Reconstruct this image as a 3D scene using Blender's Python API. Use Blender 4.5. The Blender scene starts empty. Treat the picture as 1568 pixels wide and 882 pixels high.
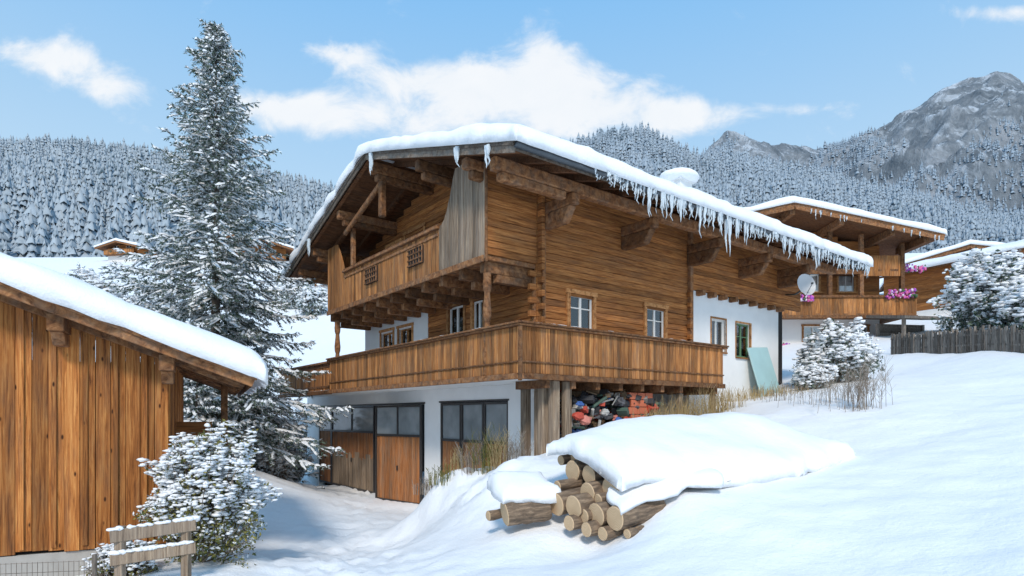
import bpy, math, random
import numpy as np
from mathutils import Vector, Matrix, noise
random.seed(7); rng=np.random.default_rng(7)
F=930.; CX=784.; HY=637.
R=random.random
def U(a,b): return random.uniform(a,b)
scene=bpy.context.scene
# ------------------------------------------------------------ materials
def new_mat(name):
    m=bpy.data.materials.new(name); m.use_nodes=True
    nt=m.node_tree; b=nt.nodes['Principled BSDF']; return m,nt,b
def nd(nt,t,**k):
    n=nt.nodes.new(t)
    for a,v in k.items():
        if a[0]=='_': n.inputs[a[1:].replace('_',' ')].default_value=v
        else: setattr(n,a,v)
    return n
def L(nt,a,b): nt.links.new(a,b)
def c4(c): return (c[0],c[1],c[2],1)
def ramp(nt,fac,stops):
    r=nt.nodes.new('ShaderNodeValToRGB'); e=r.color_ramp.elements
    while len(e)<len(stops): e.new(.5)
    for i,(p,c) in enumerate(stops): e[i].position=p; e[i].color=c4(c)
    L(nt,fac,r.inputs[0]); return r.outputs[0]
def math_(nt,op,a,b=None,c=None,clamp=False):
    n=nt.nodes.new('ShaderNodeMath'); n.operation=op; n.use_clamp=clamp
    for i,v in enumerate((a,b,c)):
        if v is None: continue
        if isinstance(v,(int,float)): n.inputs[i].default_value=v
        else: L(nt,v,n.inputs[i])
    return n.outputs[0]
def mixc(nt,f,a,b,mode='MIX'):
    n=nt.nodes.new('ShaderNodeMix'); n.data_type='RGBA'; n.blend_type=mode
    for s,v in ((n.inputs[0],f),(n.inputs[6],a),(n.inputs[7],b)):
        if isinstance(v,(int,float)): s.default_value=v
        elif isinstance(v,tuple): s.default_value=c4(v)
        else: L(nt,v,s)
    return n.outputs[2]
def noisev(nt,vec,scale,detail=4,rough=.55,dist=0):
    n=nd(nt,'ShaderNodeTexNoise',_Scale=scale,_Detail=detail,_Roughness=rough,_Distortion=dist)
    if vec is not None: L(nt,vec,n.inputs['Vector'])
    return n.outputs[0]
def objvec(nt,scale=(1,1,1),isl=0):
    tc=nt.nodes.new('ShaderNodeTexCoord'); v=tc.outputs['Object']
    if isl:
        g=nt.nodes.new('ShaderNodeNewGeometry')
        o=math_(nt,'MULTIPLY',g.outputs['Random Per Island'],isl)
        a=nd(nt,'ShaderNodeVectorMath',operation='ADD'); L(nt,v,a.inputs[0]); L(nt,o,a.inputs[1]); v=a.outputs[0]
    mp=nt.nodes.new('ShaderNodeMapping'); mp.inputs['Scale'].default_value=scale
    L(nt,v,mp.inputs['Vector']); return mp.outputs[0]
def bump(nt,b,h,strength=.3,dist=.02):
    n=nd(nt,'ShaderNodeBump',_Strength=strength,_Distance=dist); L(nt,h,n.inputs['Height']); L(nt,n.outputs[0],b.inputs['Normal'])
def wood(name,dark,mid,light,scale=(1,1,25),gray=0.0,graycol=(.2,.17,.14),isl=1,var=(.6,1.3),knots=False):
    m,nt,b=new_mat(name)
    v=objvec(nt,scale,53 if isl else 0)
    g=noisev(nt,v,1.6,5,.68,.6)
    col=ramp(nt,g,[(.30,dark),(.48,mid),(.68,light)])
    if gray>0:
        sc2=tuple(4.0 if s>3 else .8 for s in scale)
        v2=objvec(nt,sc2,9)
        w=noisev(nt,v2,1.1,4,.65)
        w2=ramp(nt,w,[(.54-gray*.22,(0,0,0)),(.66,(1,1,1))])
        gg=mixc(nt,g,tuple(x*.4 for x in graycol),tuple(min(1,x*1.5) for x in graycol))
        f=math_(nt,'MULTIPLY',w2,min(1,gray*1.3))
        col=mixc(nt,f,col,gg)
    if isl:
        ge=nt.nodes.new('ShaderNodeNewGeometry')
        mr=nd(nt,'ShaderNodeMapRange'); L(nt,ge.outputs['Random Per Island'],mr.inputs[0])
        mr.inputs[3].default_value=var[0]; mr.inputs[4].default_value=var[1]
        cc=nt.nodes.new('ShaderNodeCombineColor')
        for i in range(3): L(nt,mr.outputs[0],cc.inputs[i])
        col=mixc(nt,1.0,col,cc.outputs[0],'MULTIPLY')
    if knots:
        ks=tuple(3.2 if s>3 else 1.3 for s in scale)
        vv=objvec(nt,ks,17)
        vo=nd(nt,'ShaderNodeTexVoronoi',_Scale=2.0); L(nt,vv,vo.inputs['Vector'])
        k=ramp(nt,vo.outputs['Distance'],[(.06,(1,1,1)),(.13,(0,0,0))])
        col=mixc(nt,k,col,(.05,.018,.008))
    L(nt,col,b.inputs['Base Color']); b.inputs['Roughness'].default_value=.8
    b.inputs['Specular IOR Level'].default_value=.2
    bump(nt,b,g,.7,.02); return m
m_logH=wood('wood_log_wall',(.085,.027,.009),(.37,.135,.038),(.58,.26,.085),scale=(1,1,26),gray=.35,graycol=(.17,.09,.05),var=(.65,1.2))
m_brdV=wood('wood_boards_vertical',(.075,.027,.010),(.40,.155,.047),(.64,.32,.115),scale=(24,24,.9),gray=.5,graycol=(.19,.12,.075),var=(.5,1.3))
m_grayV=wood('weathered_boards',(.07,.045,.03),(.26,.185,.125),(.44,.34,.24),scale=(22,22,.9),gray=.6,graycol=(.28,.22,.17),var=(.65,1.2))
m_beam=wood('wood_beam',(.06,.024,.012),(.22,.095,.038),(.36,.18,.08),scale=(5,5,5),gray=.45,graycol=(.15,.105,.075))
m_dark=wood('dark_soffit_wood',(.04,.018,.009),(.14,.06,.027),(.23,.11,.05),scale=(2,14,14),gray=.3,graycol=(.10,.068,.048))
m_fasc=wood('fascia_wood',(.05,.035,.028),(.15,.11,.08),(.28,.22,.17),scale=(8,8,8),gray=.7,graycol=(.2,.175,.15))
m_barn=wood('barn_boards',(.11,.034,.010),(.42,.15,.038),(.63,.29,.09),scale=(18,18,.8),gray=.35,graycol=(.17,.09,.052),var=(.42,1.25),knots=True)
m_door=wood('door_boards',(.08,.028,.012),(.36,.135,.045),(.50,.22,.09),scale=(25,25,.9),gray=.45,graycol=(.26,.18,.12),var=(.75,1.2))
m_cas=wood('window_casing_wood',(.12,.045,.016),(.40,.18,.065),(.56,.30,.13),scale=(6,6,6))
m_fence=wood('fence_wood',(.06,.05,.042),(.18,.15,.125),(.30,.26,.22),scale=(12,12,2),gray=.4,graycol=(.20,.18,.16))
def snow_mat(name,s1=2.5,s2=30,b1=.25,col=(.86,.885,.92)):
    m,nt,b=new_mat(name); v=objvec(nt)
    n1=noisev(nt,v,s1,5,.6); n2=noisev(nt,v,s2,2,.6)
    h=math_(nt,'ADD',n1,math_(nt,'MULTIPLY',n2,.12))
    c=mixc(nt,n1,tuple(x*.97 for x in col),tuple(min(.95,x*1.03) for x in col))
    L(nt,c,b.inputs['Base Color']); b.inputs['Roughness'].default_value=.65
    b.inputs['Specular IOR Level'].default_value=.3
    bump(nt,b,h,b1,.12); return m
m_snow=snow_mat('snow_ground',1.6,22,.5,(.90,.905,.915))
m_snowR=snow_mat('snow_cover',2.5,40,.3,(.90,.905,.915))
def plain(name,col,rough=.6,nscale=6,var=.15,metal=0,bmp=.1):
    m,nt,b=new_mat(name); n=noisev(nt,objvec(nt),nscale,4,.6)
    L(nt,mixc(nt,n,tuple(x*(1-var) for x in col),tuple(min(1,x*(1+var)) for x in col)),b.inputs['Base Color'])
    b.inputs['Roughness'].default_value=rough; b.inputs['Metallic'].default_value=metal
    if bmp: bump(nt,b,n,bmp,.02)
    return m
m_snowF,nt,b=new_mat('snow_on_foliage'); b.inputs['Base Color'].default_value=(.88,.89,.905,1); b.inputs['Roughness'].default_value=.8
m_plaster=plain('white_plaster',(.80,.79,.77),.85,2.2,.08,0,.25)
m_stone=plain('concrete_base',(.40,.38,.35),.9,4,.25,0,.5)
m_black=plain('dark_metal_frame',(.035,.03,.028),.5,6,.3)
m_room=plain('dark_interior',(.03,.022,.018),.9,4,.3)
m_whitef=plain('white_window_frame',(.72,.70,.66),.5)
m_green=plain('green_window_frame',(.10,.20,.10),.5)
m_curt=plain('curtain_cloth',(.62,.60,.57),.9,10,.2)
m_gutter=plain('gutter_metal',(.10,.11,.12),.4,5,.3,.6)
m_teal=plain('painted_board',(.38,.56,.56),.5,2,.12)
m_dish=plain('dish_metal',(.55,.56,.57),.4,3,.1)
m_bark=plain('spruce_bark',(.11,.085,.065),.9,9,.4,0,.6)
def glass_mat():
    m,nt,b=new_mat('window_glass'); 
    tr=nd(nt,'ShaderNodeBsdfTransparent'); fr=nd(nt,'ShaderNodeFresnel',_IOR=1.6)
    gl=nd(nt,'ShaderNodeBsdfGlossy',_Roughness=.03)
    mx=nt.nodes.new('ShaderNodeMixShader')
    f=math_(nt,'ADD',fr.outputs[0],.10)
    L(nt,f,mx.inputs[0]); L(nt,tr.outputs[0],mx.inputs[1]); L(nt,gl.outputs[0],mx.inputs[2])
    L(nt,mx.outputs[0],nt.nodes['Material Output'].inputs[0]); return m
m_glass=glass_mat()
m_pane,nt,b=new_mat('frosted_pane')
b.inputs['Roughness'].default_value=.12
v=objvec(nt); L(nt,mixc(nt,noisev(nt,v,1.2,3),(.07,.085,.095),(.40,.42,.42)),b.inputs['Base Color'])
m_ice,nt,b=new_mat('icicle_ice')
b.inputs['Base Color'].default_value=(.82,.90,.95,1); b.inputs['Roughness'].default_value=.15; b.inputs['Transmission Weight'].default_value=.35; b.inputs['IOR'].default_value=1.31
def leaf_mat(name,a,bb):
    m,nt,b=new_mat(name); g=nt.nodes.new('ShaderNodeNewGeometry')
    L(nt,mixc(nt,g.outputs['Random Per Island'],a,bb),b.inputs['Base Color']); b.inputs['Roughness'].default_value=.7
    b.inputs['Specular IOR Level'].default_value=.2; return m
m_needle=leaf_mat('spruce_needles',(.04,.07,.05),(.14,.175,.13))
m_frost=leaf_mat('frosted_needles',(.40,.44,.46),(.80,.83,.85))
m_leaf=leaf_mat('bush_leaves',(.05,.075,.03),(.28,.24,.06))
m_twig=leaf_mat('twigs',(.12,.09,.065),(.28,.22,.17))
m_brtwig=leaf_mat('dry_stems',(.16,.12,.09),(.42,.36,.30))
m_straw=leaf_mat('dry_grass_blades',(.25,.17,.07),(.55,.42,.22))
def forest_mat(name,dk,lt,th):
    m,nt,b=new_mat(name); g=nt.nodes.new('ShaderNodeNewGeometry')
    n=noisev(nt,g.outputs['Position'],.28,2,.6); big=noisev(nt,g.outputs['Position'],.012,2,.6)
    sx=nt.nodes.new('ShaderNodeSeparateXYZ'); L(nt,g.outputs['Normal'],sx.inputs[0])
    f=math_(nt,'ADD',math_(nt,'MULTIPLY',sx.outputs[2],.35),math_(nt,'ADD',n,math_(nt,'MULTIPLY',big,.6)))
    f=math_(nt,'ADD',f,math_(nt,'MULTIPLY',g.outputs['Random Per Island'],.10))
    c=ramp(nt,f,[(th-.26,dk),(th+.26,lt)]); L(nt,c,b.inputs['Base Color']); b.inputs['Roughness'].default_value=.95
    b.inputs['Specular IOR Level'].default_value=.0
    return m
m_forL=forest_mat('hazy_snowy_conifers',(.075,.115,.14),(.40,.455,.50),.99)  # bluish aerial haze is mixed into the base colours of all three conifer materials
m_forR=forest_mat('far_hazy_snowy_conifers',(.11,.155,.19),(.37,.435,.495),.99)
m_forM=forest_mat('hazy_mountain_conifers',(.15,.20,.245),(.34,.41,.48),.99)
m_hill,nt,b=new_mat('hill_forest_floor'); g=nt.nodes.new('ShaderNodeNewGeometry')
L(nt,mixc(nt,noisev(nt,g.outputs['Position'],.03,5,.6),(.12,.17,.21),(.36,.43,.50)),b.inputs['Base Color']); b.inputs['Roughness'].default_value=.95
m_rock,nt,b=new_mat('mountain_rock'); g=nt.nodes.new('ShaderNodeNewGeometry')
mp=nd(nt,'ShaderNodeMapping'); mp.inputs['Scale'].default_value=(1,1,.5); L(nt,g.outputs['Position'],mp.inputs['Vector'])
n1=noisev(nt,mp.outputs[0],.012,9,.72); n2=noisev(nt,mp.outputs[0],.022,7,.75,1.0)
rc=ramp(nt,n1,[(.34,(.10,.125,.15)),(.5,(.20,.225,.25)),(.66,(.38,.40,.43))])
sf=ramp(nt,n2,[(.50,(0,0,0)),(.60,(1,1,1))])
sx=nt.nodes.new('ShaderNodeSeparateXYZ'); L(nt,g.outputs['Normal'],sx.inputs[0])
up=nd(nt,'ShaderNodeMapRange'); L(nt,sx.outputs[2],up.inputs[0]); up.inputs[1].default_value=.45; up.inputs[2].default_value=.85
L(nt,mixc(nt,math_(nt,'MULTIPLY',math_(nt,'MULTIPLY',sf,.8),math_(nt,'ADD',up.outputs[0],.3),clamp=True),rc,(.62,.67,.73)),b.inputs['Base Color']); b.inputs['Roughness'].default_value=.9
bump(nt,b,n1,1,25)
m_endg,nt,b=new_mat('log_end_grain')
v=objvec(nt); wv=nd(nt,'ShaderNodeTexWave',wave_type='RINGS',rings_direction='Z',_Scale=14,_Distortion=1.5,_Detail=2); L(nt,v,wv.inputs['Vector'])
cc=mixc(nt,wv.outputs[1],(.50,.34,.19),(.74,.56,.36)); cc=mixc(nt,math_(nt,'MULTIPLY',noisev(nt,v,7,4),.6),cc,(.40,.25,.14))
L(nt,cc,b.inputs['Base Color']); b.inputs['Roughness'].default_value=.85
m_logbark,nt,b=new_mat('log_bark')
v=objvec(nt,(6,6,1)); n=noisev(nt,v,3,6,.7); L(nt,ramp(nt,n,[(.3,(.06,.042,.03)),(.5,(.19,.13,.085)),(.7,(.40,.28,.18))]),b.inputs['Base Color']); b.inputs['Roughness'].default_value=.9; bump(nt,b,n,.9,.03)
# ------------------------------------------------------------ mesh builder
def empty(name,loc=(0,0,0),rot=0):
    e=bpy.data.objects.new(name,None); e.location=loc; e.rotation_euler=(0,0,rot); scene.collection.objects.link(e); e.empty_display_size=.3; return e
class MB:
    def __init__(s): s.V=[];s.F=[];s.M=[]
    def add(s,vs,fs,m=0):
        o=len(s.V); s.V.extend([tuple(v) for v in vs]); s.F.extend([tuple(i+o for i in f) for f in fs]); s.M.extend([m]*len(fs))
    def hexa(s,p,m=0): s.add(p,[(0,3,2,1),(4,5,6,7),(0,1,5,4),(1,2,6,5),(2,3,7,6),(3,0,4,7)],m)
    def box(s,x0,x1,y0,y1,z0,z1,m=0): s.hexa([(x0,y0,z0),(x1,y0,z0),(x1,y1,z0),(x0,y1,z0),(x0,y0,z1),(x1,y0,z1),(x1,y1,z1),(x0,y1,z1)],m)
    def beam(s,p0,p1,w,h,m=0):
        p0=Vector(p0);p1=Vector(p1); d=(p1-p0).normalized(); sd=d.cross(Vector((0,0,1)))
        if sd.length<.01: sd=Vector((1,0,0))
        sd.normalize(); up=sd.cross(d); a=sd*w/2; b=up*h/2
        s.hexa([p0-a-b,p0+a-b,p1+a-b,p1-a-b,p0-a+b,p0+a+b,p1+a+b,p1-a+b],m)
    def tube(s,pts,rad,n=8,m=0,cap=True,capm=None,jit=0):
        o=len(s.V); k=len(pts); pts=[Vector(p) for p in pts]
        for i,p in enumerate(pts):
            d=(pts[min(i+1,k-1)]-pts[max(i-1,0)]).normalized()
            a=d.orthogonal().normalized() if abs(d.z)<.99 else Vector((1,0,0)); b=d.cross(a)
            for j in range(n):
                t=2*math.pi*j/n; r=rad[i]*(1+U(-jit,jit)); s.V.append(tuple(p+a*math.cos(t)*r+b*math.sin(t)*r))
        for i in range(k-1):
            for j in range(n):
                s.F.append((o+i*n+j,o+i*n+(j+1)%n,o+(i+1)*n+(j+1)%n,o+(i+1)*n+j)); s.M.append(m)
        if cap:
            cm=m if capm is None else capm
            s.F.append(tuple(o+j for j in range(n))[::-1]); s.M.append(cm)
            s.F.append(tuple(o+(k-1)*n+j for j in range(n))); s.M.append(cm)
    def ell(s,c,r,m=0,n=7,k=5,jit=.1,rot=0):
        o=len(s.V); ca,sa=math.cos(rot),math.sin(rot)
        for i in range(k+1):
            ph=math.pi*i/k
            for j in range(n):
                t=2*math.pi*j/n; q=1+U(-jit,jit)
                x=r[0]*math.sin(ph)*math.cos(t)*q; y=r[1]*math.sin(ph)*math.sin(t)*q; z=r[2]*math.cos(ph)*q
                s.V.append((c[0]+x*ca-y*sa,c[1]+x*sa+y*ca,c[2]+z))
        for i in range(k):
            for j in range(n):
                s.F.append((o+i*n+j,o+(i+1)*n+j,o+(i+1)*n+(j+1)%n,o+i*n+(j+1)%n)); s.M.append(m)
    def obj(s,name,mats,parent=None,smooth=False,bevel=0):
        me=bpy.data.meshes.new(name); me.from_pydata(s.V,[],s.F)
        for m in mats: me.materials.append(m)
        me.polygons.foreach_set('material_index',s.M)
        if smooth: me.polygons.foreach_set('use_smooth',[True]*len(s.F))
        me.update(); o=bpy.data.objects.new(name,me); scene.collection.objects.link(o)
        if parent: o.parent=parent
        if bevel:
            b=o.modifiers.new('bevel','BEVEL'); b.width=bevel; b.segments=1; b.limit_method='ANGLE'
        return o
def npmesh(name,V,T,mats,M=None,parent=None,smooth=False):
    V=np.asarray(V,dtype=np.float32); T=np.asarray(T,dtype=np.int32); k=T.shape[1]
    me=bpy.data.meshes.new(name); me.vertices.add(len(V)); me.vertices.foreach_set('co',V.ravel())
    me.loops.add(T.size); me.loops.foreach_set('vertex_index',T.ravel())
    me.polygons.add(len(T)); me.polygons.foreach_set('loop_start',np.arange(0,T.size,k,dtype=np.int32)); me.polygons.foreach_set('loop_total',np.full(len(T),k,dtype=np.int32))
    for m in mats: me.materials.append(m)
    if M is not None: me.polygons.foreach_set('material_index',np.asarray(M,dtype=np.int32))
    if smooth: me.polygons.foreach_set('use_smooth',np.ones(len(T),dtype=bool))
    me.update(calc_edges=True); me.validate()
    o=bpy.data.objects.new(name,me); scene.collection.objects.link(o)
    if parent: o.parent=parent
    return o
def fb(x,y,z=0,o=4): return noise.fractal(Vector((x,y,z)),1.0,2.0,o)
# ------------------------------------------------------------ terrain
def cp(px,py,Y): return ((px-CX)/F*Y,Y,(HY-py)/F*Y)
CP=[cp(300,862,9.3),cp(200,885,8.3),cp(450,860,10),cp(550,800,15.5),cp(430,742,25),cp(480,742,28),cp(640,772,20.2),
 cp(560,757,23),cp(700,882,8.3),cp(1000,882,7.2),cp(1300,882,6.6),cp(1568,882,5.7),cp(600,852,10.5),cp(520,882,9.2),
 cp(650,778,14.6),cp(675,738,14),cp(780,716,13.3),cp(850,700,13.0),cp(705,770,12.3),cp(640,807,13),cp(760,800,10.6),
 cp(1050,762,9.6),cp(1100,744,10.0),cp(1180,725,10.9),cp(1265,708,11.9),cp(1000,800,9.1),cp(900,836,9.2),cp(800,815,9.7),
 cp(1400,700,11),cp(1568,700,10),cp(1568,600,16),cp(1300,600,18),cp(1568,525,24),cp(1200,602,21),cp(1350,572,25),cp(1350,537,32),
 cp(1100,642,17),cp(1130,620,19),cp(950,658,14.3),cp(1060,650,15.5),cp(1450,530,30),
 (5.3,19.4,-.2),(0,12.6,-1.0),(-1.5,18,-2.95),(-4,19.5,-2.98),(-8,26,-3.0),(3.5,17,-.4),(2.4,16,-.5),(0,20,-2.9),
 cp(360,700,30),cp(400,610,42),cp(400,545,60),cp(400,462,90),cp(450,385,140),cp(60,402,120),cp(0,560,36),cp(250,660,20),cp(200,620,28),
 cp(1300,485,60),cp(1200,520,42),cp(1568,470,45),cp(1568,400,95),cp(1300,395,125),cp(784,395,130),cp(784,480,70),cp(1700,380,150),cp(-200,400,140),
 (-9,9,-2.4),(-12,14,-2.0),(-7,12,-2.5),(-6,6,-2.2),(0,0,-1.75),(-15,0,-2.6),(15,0,-1.2),(15,8,0.2),(30,20,3.0),(0,-30,-3),(30,-25,-1),(-30,-25,-4),(10,28,1.8),(0,30,-.5),(-20,30,-1),(40,50,9),(-40,60,7)]
CP=np.array(CP)
def ker(d): return np.sqrt(d*d+.36)
D=np.hypot(CP[:,None,0]-CP[None,:,0],CP[:,None,1]-CP[None,:,1]); n=len(CP)
A=np.zeros((n+3,n+3)); A[:n,:n]=-ker(D)-np.eye(n)*0.04; A[:n,n]=1;A[:n,n+1]=CP[:,0];A[:n,n+2]=CP[:,1];A[n:,:n]=A[:n,n:].T
W=np.linalg.solve(A,np.concatenate([CP[:,2],[0,0,0]]))
def Tz(x,y):
    x=np.atleast_1d(np.asarray(x,float)); y=np.atleast_1d(np.asarray(y,float))
    z=W[n]+W[n+1]*x+W[n+2]*y
    for i in range(n): z=z-W[i]*ker(np.hypot(x-CP[i,0],y-CP[i,1]))
    r=np.hypot(x,y-10); t=np.clip((r-150)/110,0,1); t=t*t*(3-2*t)
    far=np.where(y>0,40,-5+45*np.clip((y+200)/200,0,1))
    return z*(1-t)+far*t
def tz(x,y): return float(Tz(x,y)[0])
b_=7.; a_=2600/math.sinh(b_)
tx=np.linspace(-1,1,620); xs=a_*np.sinh(b_*tx)
ty=np.linspace(-.93,1,600); ys=9.5+a_*np.sinh(b_*ty)
XX,YY=np.meshgrid(xs,ys); ZZ=Tz(XX.ravel(),YY.ravel())
xf=XX.ravel(); yf=YY.ravel()
for i in np.nonzero((np.abs(xf)<60)&(yf>-5)&(yf<90))[0]:
    x=xf[i];y=yf[i]
    h=.09*fb(x*.35,y*.35,0,3)+.035*fb(x*1.6,y*1.6,3,3)
    if -9<x<2 and 6<y<26:
        c=abs((x+2.8+ (y-9)*.22)); w=max(0,1-c/2.4)
        h+=w*.13*noise.noise(Vector((x*4.5,y*3.2,1)))-w*.09*abs(noise.noise(Vector((x*1.6+5,y*.5,2))))
        w2=max(0,1-abs(y-13)/2.2)*max(0,1-abs(x+.7)/2.2)
        if w2>0: h+=w2*(.34*abs(fb(x*1.5,y*1.5,7,3))+.14*noise.noise(Vector((x*4,y*4,9))))
    ZZ[i]+=h
nx=len(xs); ny=len(ys)
idx=np.arange(nx*ny).reshape(ny,nx)
Q=np.stack([idx[:-1,:-1],idx[:-1,1:],idx[1:,1:],idx[1:,:-1]],-1).reshape(-1,4)
npmesh('snow_ground',np.stack([xf,yf,ZZ],-1),Q,[m_snow],smooth=True)
# ------------------------------------------------------------ hills
def hill(name,kr,Y0,Y1,z0,sky,mat,amp,nf,nk=220,ny=70,Yb=1.25,pw=1.0,ridged=False):
    ks=np.linspace(kr[0],kr[1],nk)
    def zf(k,Y):
        s=np.interp(CX+k*F,[p for p,_ in sky],[q for _,q in sky])
        zc=(HY-s)/F*Y1; t=np.clip((Y-Y0)/(Y1-Y0),0,1)
        z=z0+(zc-z0)*t**pw
        z=np.where(Y>Y1,zc-(Y-Y1)*.6,z)
        return z
    Ys=np.linspace(Y0,Y1*Yb,ny); V=[]
    for Y in Ys:
        for k in ks:
            z=float(zf(k,Y)); t=min(1,max(0,(Y-Y0)/(Y1-Y0)))
            q=fb(k*Y*nf,Y*nf,z*nf*.5,7)
            if ridged: q=(.30-abs(q))*1.1+.28*fb(k*Y*nf*3,Y*nf*3,5,5); e=q*amp*(.1+1.5*t*(1-t)+(.2*t))
            else: e=q*amp*(.15+1.3*t*(1-t)*1.6)
            V.append((k*Y,Y,z+e))
    V=np.array(V); id_=np.arange(nk*ny).reshape(ny,nk)
    Q=np.stack([id_[:-1,:-1],id_[:-1,1:],id_[1:,1:],id_[1:,:-1]],-1).reshape(-1,4)
    npmesh(name,V,Q,[mat],smooth=True)
    G=V[:,2].reshape(ny,nk)
    def samp(k,Y):
        a=(k-kr[0])/(kr[1]-kr[0])*(nk-1); b=(Y-Y0)/(Y1*Yb-Y0)*(ny-1)
        a0=np.clip(a.astype(int),0,nk-2); b0=np.clip(b.astype(int),0,ny-2); fa=a-a0; fbb=b-b0
        return (G[b0,a0]*(1-fa)+G[b0,a0+1]*fa)*(1-fbb)+(G[b0+1,a0]*(1-fa)+G[b0+1,a0+1]*fa)*fbb
    return samp
skyL=[(-900,250),(-300,224),(0,228),(100,230),(200,238),(300,256),(400,276),(500,298),(700,350),(1000,420)]
skyR=[(300,330),(600,290),(800,240),(885,220),(930,208),(990,206),(1025,224),(1070,248),(1110,242),(1150,247),(1200,257),(1290,278),(1380,303),(1480,325),(1568,345),(1900,345),(2400,300)]
skyM=[(900,300),(1050,255),(1085,225),(1115,208),(1150,215),(1200,222),(1250,229),(1290,220),(1330,207),(1365,199),(1385,176),(1420,158),(1450,140),(1490,127),(1520,119),(1568,118),(1640,130),(1720,115),(1850,160),(2200,230),(2600,300)]
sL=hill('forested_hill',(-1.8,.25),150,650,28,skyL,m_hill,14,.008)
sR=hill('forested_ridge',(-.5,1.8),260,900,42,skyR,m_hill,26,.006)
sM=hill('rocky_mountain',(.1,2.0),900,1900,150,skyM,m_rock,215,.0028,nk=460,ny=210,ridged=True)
def forest(name,samp,kr,Yr,N,h,mat,tiers,cond=None,star=10):
    k=rng.uniform(kr[0],kr[1],N); Y=Yr[0]+(Yr[1]-Yr[0])*rng.random(N)**.8
    z=samp(k,Y)
    if cond is not None:
        q=cond(k,Y,z); k,Y,z=k[q],Y[q],z[q]
    N=len(k); H=h*np.clip(rng.lognormal(-.10,.28,N),.45,1.6); X=k*Y
    one=[];tri=[]
    for t in range(tiers):
        f=t/tiers; zt=min(1.0,.15+.85*(t+1.4)/tiers); zb=.08+.85*t/tiers; r=.19*(1-f)**.85+.02
        o=len(one); one.append((0,0,zt))
        for j in range(star):
            a=2*math.pi*j/star+t*.7; rr=r*(1 if j%2 else .5); one.append((rr*math.cos(a),rr*math.sin(a),zb+(0 if j%2 else .05)))
        for j in range(star): tri.append((o,o+1+j,o+1+(j+1)%star))
    one=np.array(one); tri=np.array(tri); nv=len(one)
    ang=rng.uniform(0,6.28,N); wd=rng.uniform(.7,1.2,N)
    P=np.repeat(one[None],N,0)+0; P+=rng.normal(0,.016,P.shape)
    c,s=np.cos(ang)[:,None],np.sin(ang)[:,None]; x=P[:,:,0]*c-P[:,:,1]*s; y=P[:,:,0]*s+P[:,:,1]*c
    V=np.stack([x*(H*wd)[:,None]+X[:,None],y*(H*wd)[:,None]+Y[:,None],P[:,:,2]*H[:,None]+z[:,None]-.5],-1).reshape(-1,3)
    T=(tri[None]+(np.arange(N)*nv)[:,None,None]).reshape(-1,3)
    npmesh(name,V,T,[mat])
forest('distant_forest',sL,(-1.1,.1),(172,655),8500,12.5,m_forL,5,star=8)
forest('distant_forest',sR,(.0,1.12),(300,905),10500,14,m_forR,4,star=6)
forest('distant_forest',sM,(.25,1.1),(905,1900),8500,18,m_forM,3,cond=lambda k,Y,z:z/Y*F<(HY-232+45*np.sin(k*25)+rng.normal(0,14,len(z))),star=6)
# ------------------------------------------------------------ snow slab
def snow_slab(name,P,Ls,Lt,th,parent=None,step=.35,seed=0,mat=None,rim=.3,nz=.25,wav=.06):
    def lst(Lg):
        e=[0,.025,.07,.14,.24,.36]; e=[x for x in e if x<Lg*.45]; k=max(2,int((Lg-2*e[-1])/step))
        m=[e[-1]+(Lg-2*e[-1])*i/k for i in range(1,k)]
        return e+m+[Lg-x for x in reversed(e)]
    S=lst(Ls);T=lst(Lt); ns,nt_=len(S),len(T); top=[];bot=[]
    for a in S:
        for b in T:
            d=min(a,Ls-a,b,Lt-b); 
            base=Vector(P(a/Ls,b/Lt)); q=base
            n0=noise.noise(Vector((q.x*.9+seed,q.y*.9,q.z))); n1=noise.noise(Vector((q.x*3+seed,q.y*3,q.z*3)))
            r=th*.95; e=math.sqrt(max(0,1-(1-min(1,d/r))**2))
            w=max(0,1-d/.4)*wav
            aa=a+w*n1*2*(1 if a>Ls/2 else -1)*(1 if min(a,Ls-a)<.4 else 0); bb=b+w*n1*2*(1 if b>Lt/2 else -1)*(1 if min(b,Lt-b)<.4 else 0)
            p=Vector(P(aa/Ls,bb/Lt))
            top.append(p+Vector((0,0,th*(rim+(1-rim)*e)*(1+nz*n0*1.6+.08*n1)))); bot.append(p+Vector((0,0,.004-(.05*(1+n1) if d<.03 else 0))))
    V=top+bot; o=len(top); Fc=[]
    for i in range(ns-1):
        for j in range(nt_-1):
            a=i*nt_+j; Fc.append((a,a+nt_,a+nt_+1,a+1)); Fc.append((o+a,o+a+1,o+a+nt_+1,o+a+nt_))
    for i in range(ns-1):
        a=i*nt_; Fc.append((a,o+a,o+a+nt_,a+nt_)); a=i*nt_+nt_-1; Fc.append((a,a+nt_,o+a+nt_,o+a))
    for j in range(nt_-1):
        a=j; Fc.append((a,a+1,o+a+1,o+a)); a=(ns-1)*nt_+j; Fc.append((a,o+a,o+a+1,a+1))
    m=MB(); m.add(V,Fc); return m.obj(name,[mat or m_snowR],parent,smooth=True)
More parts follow.
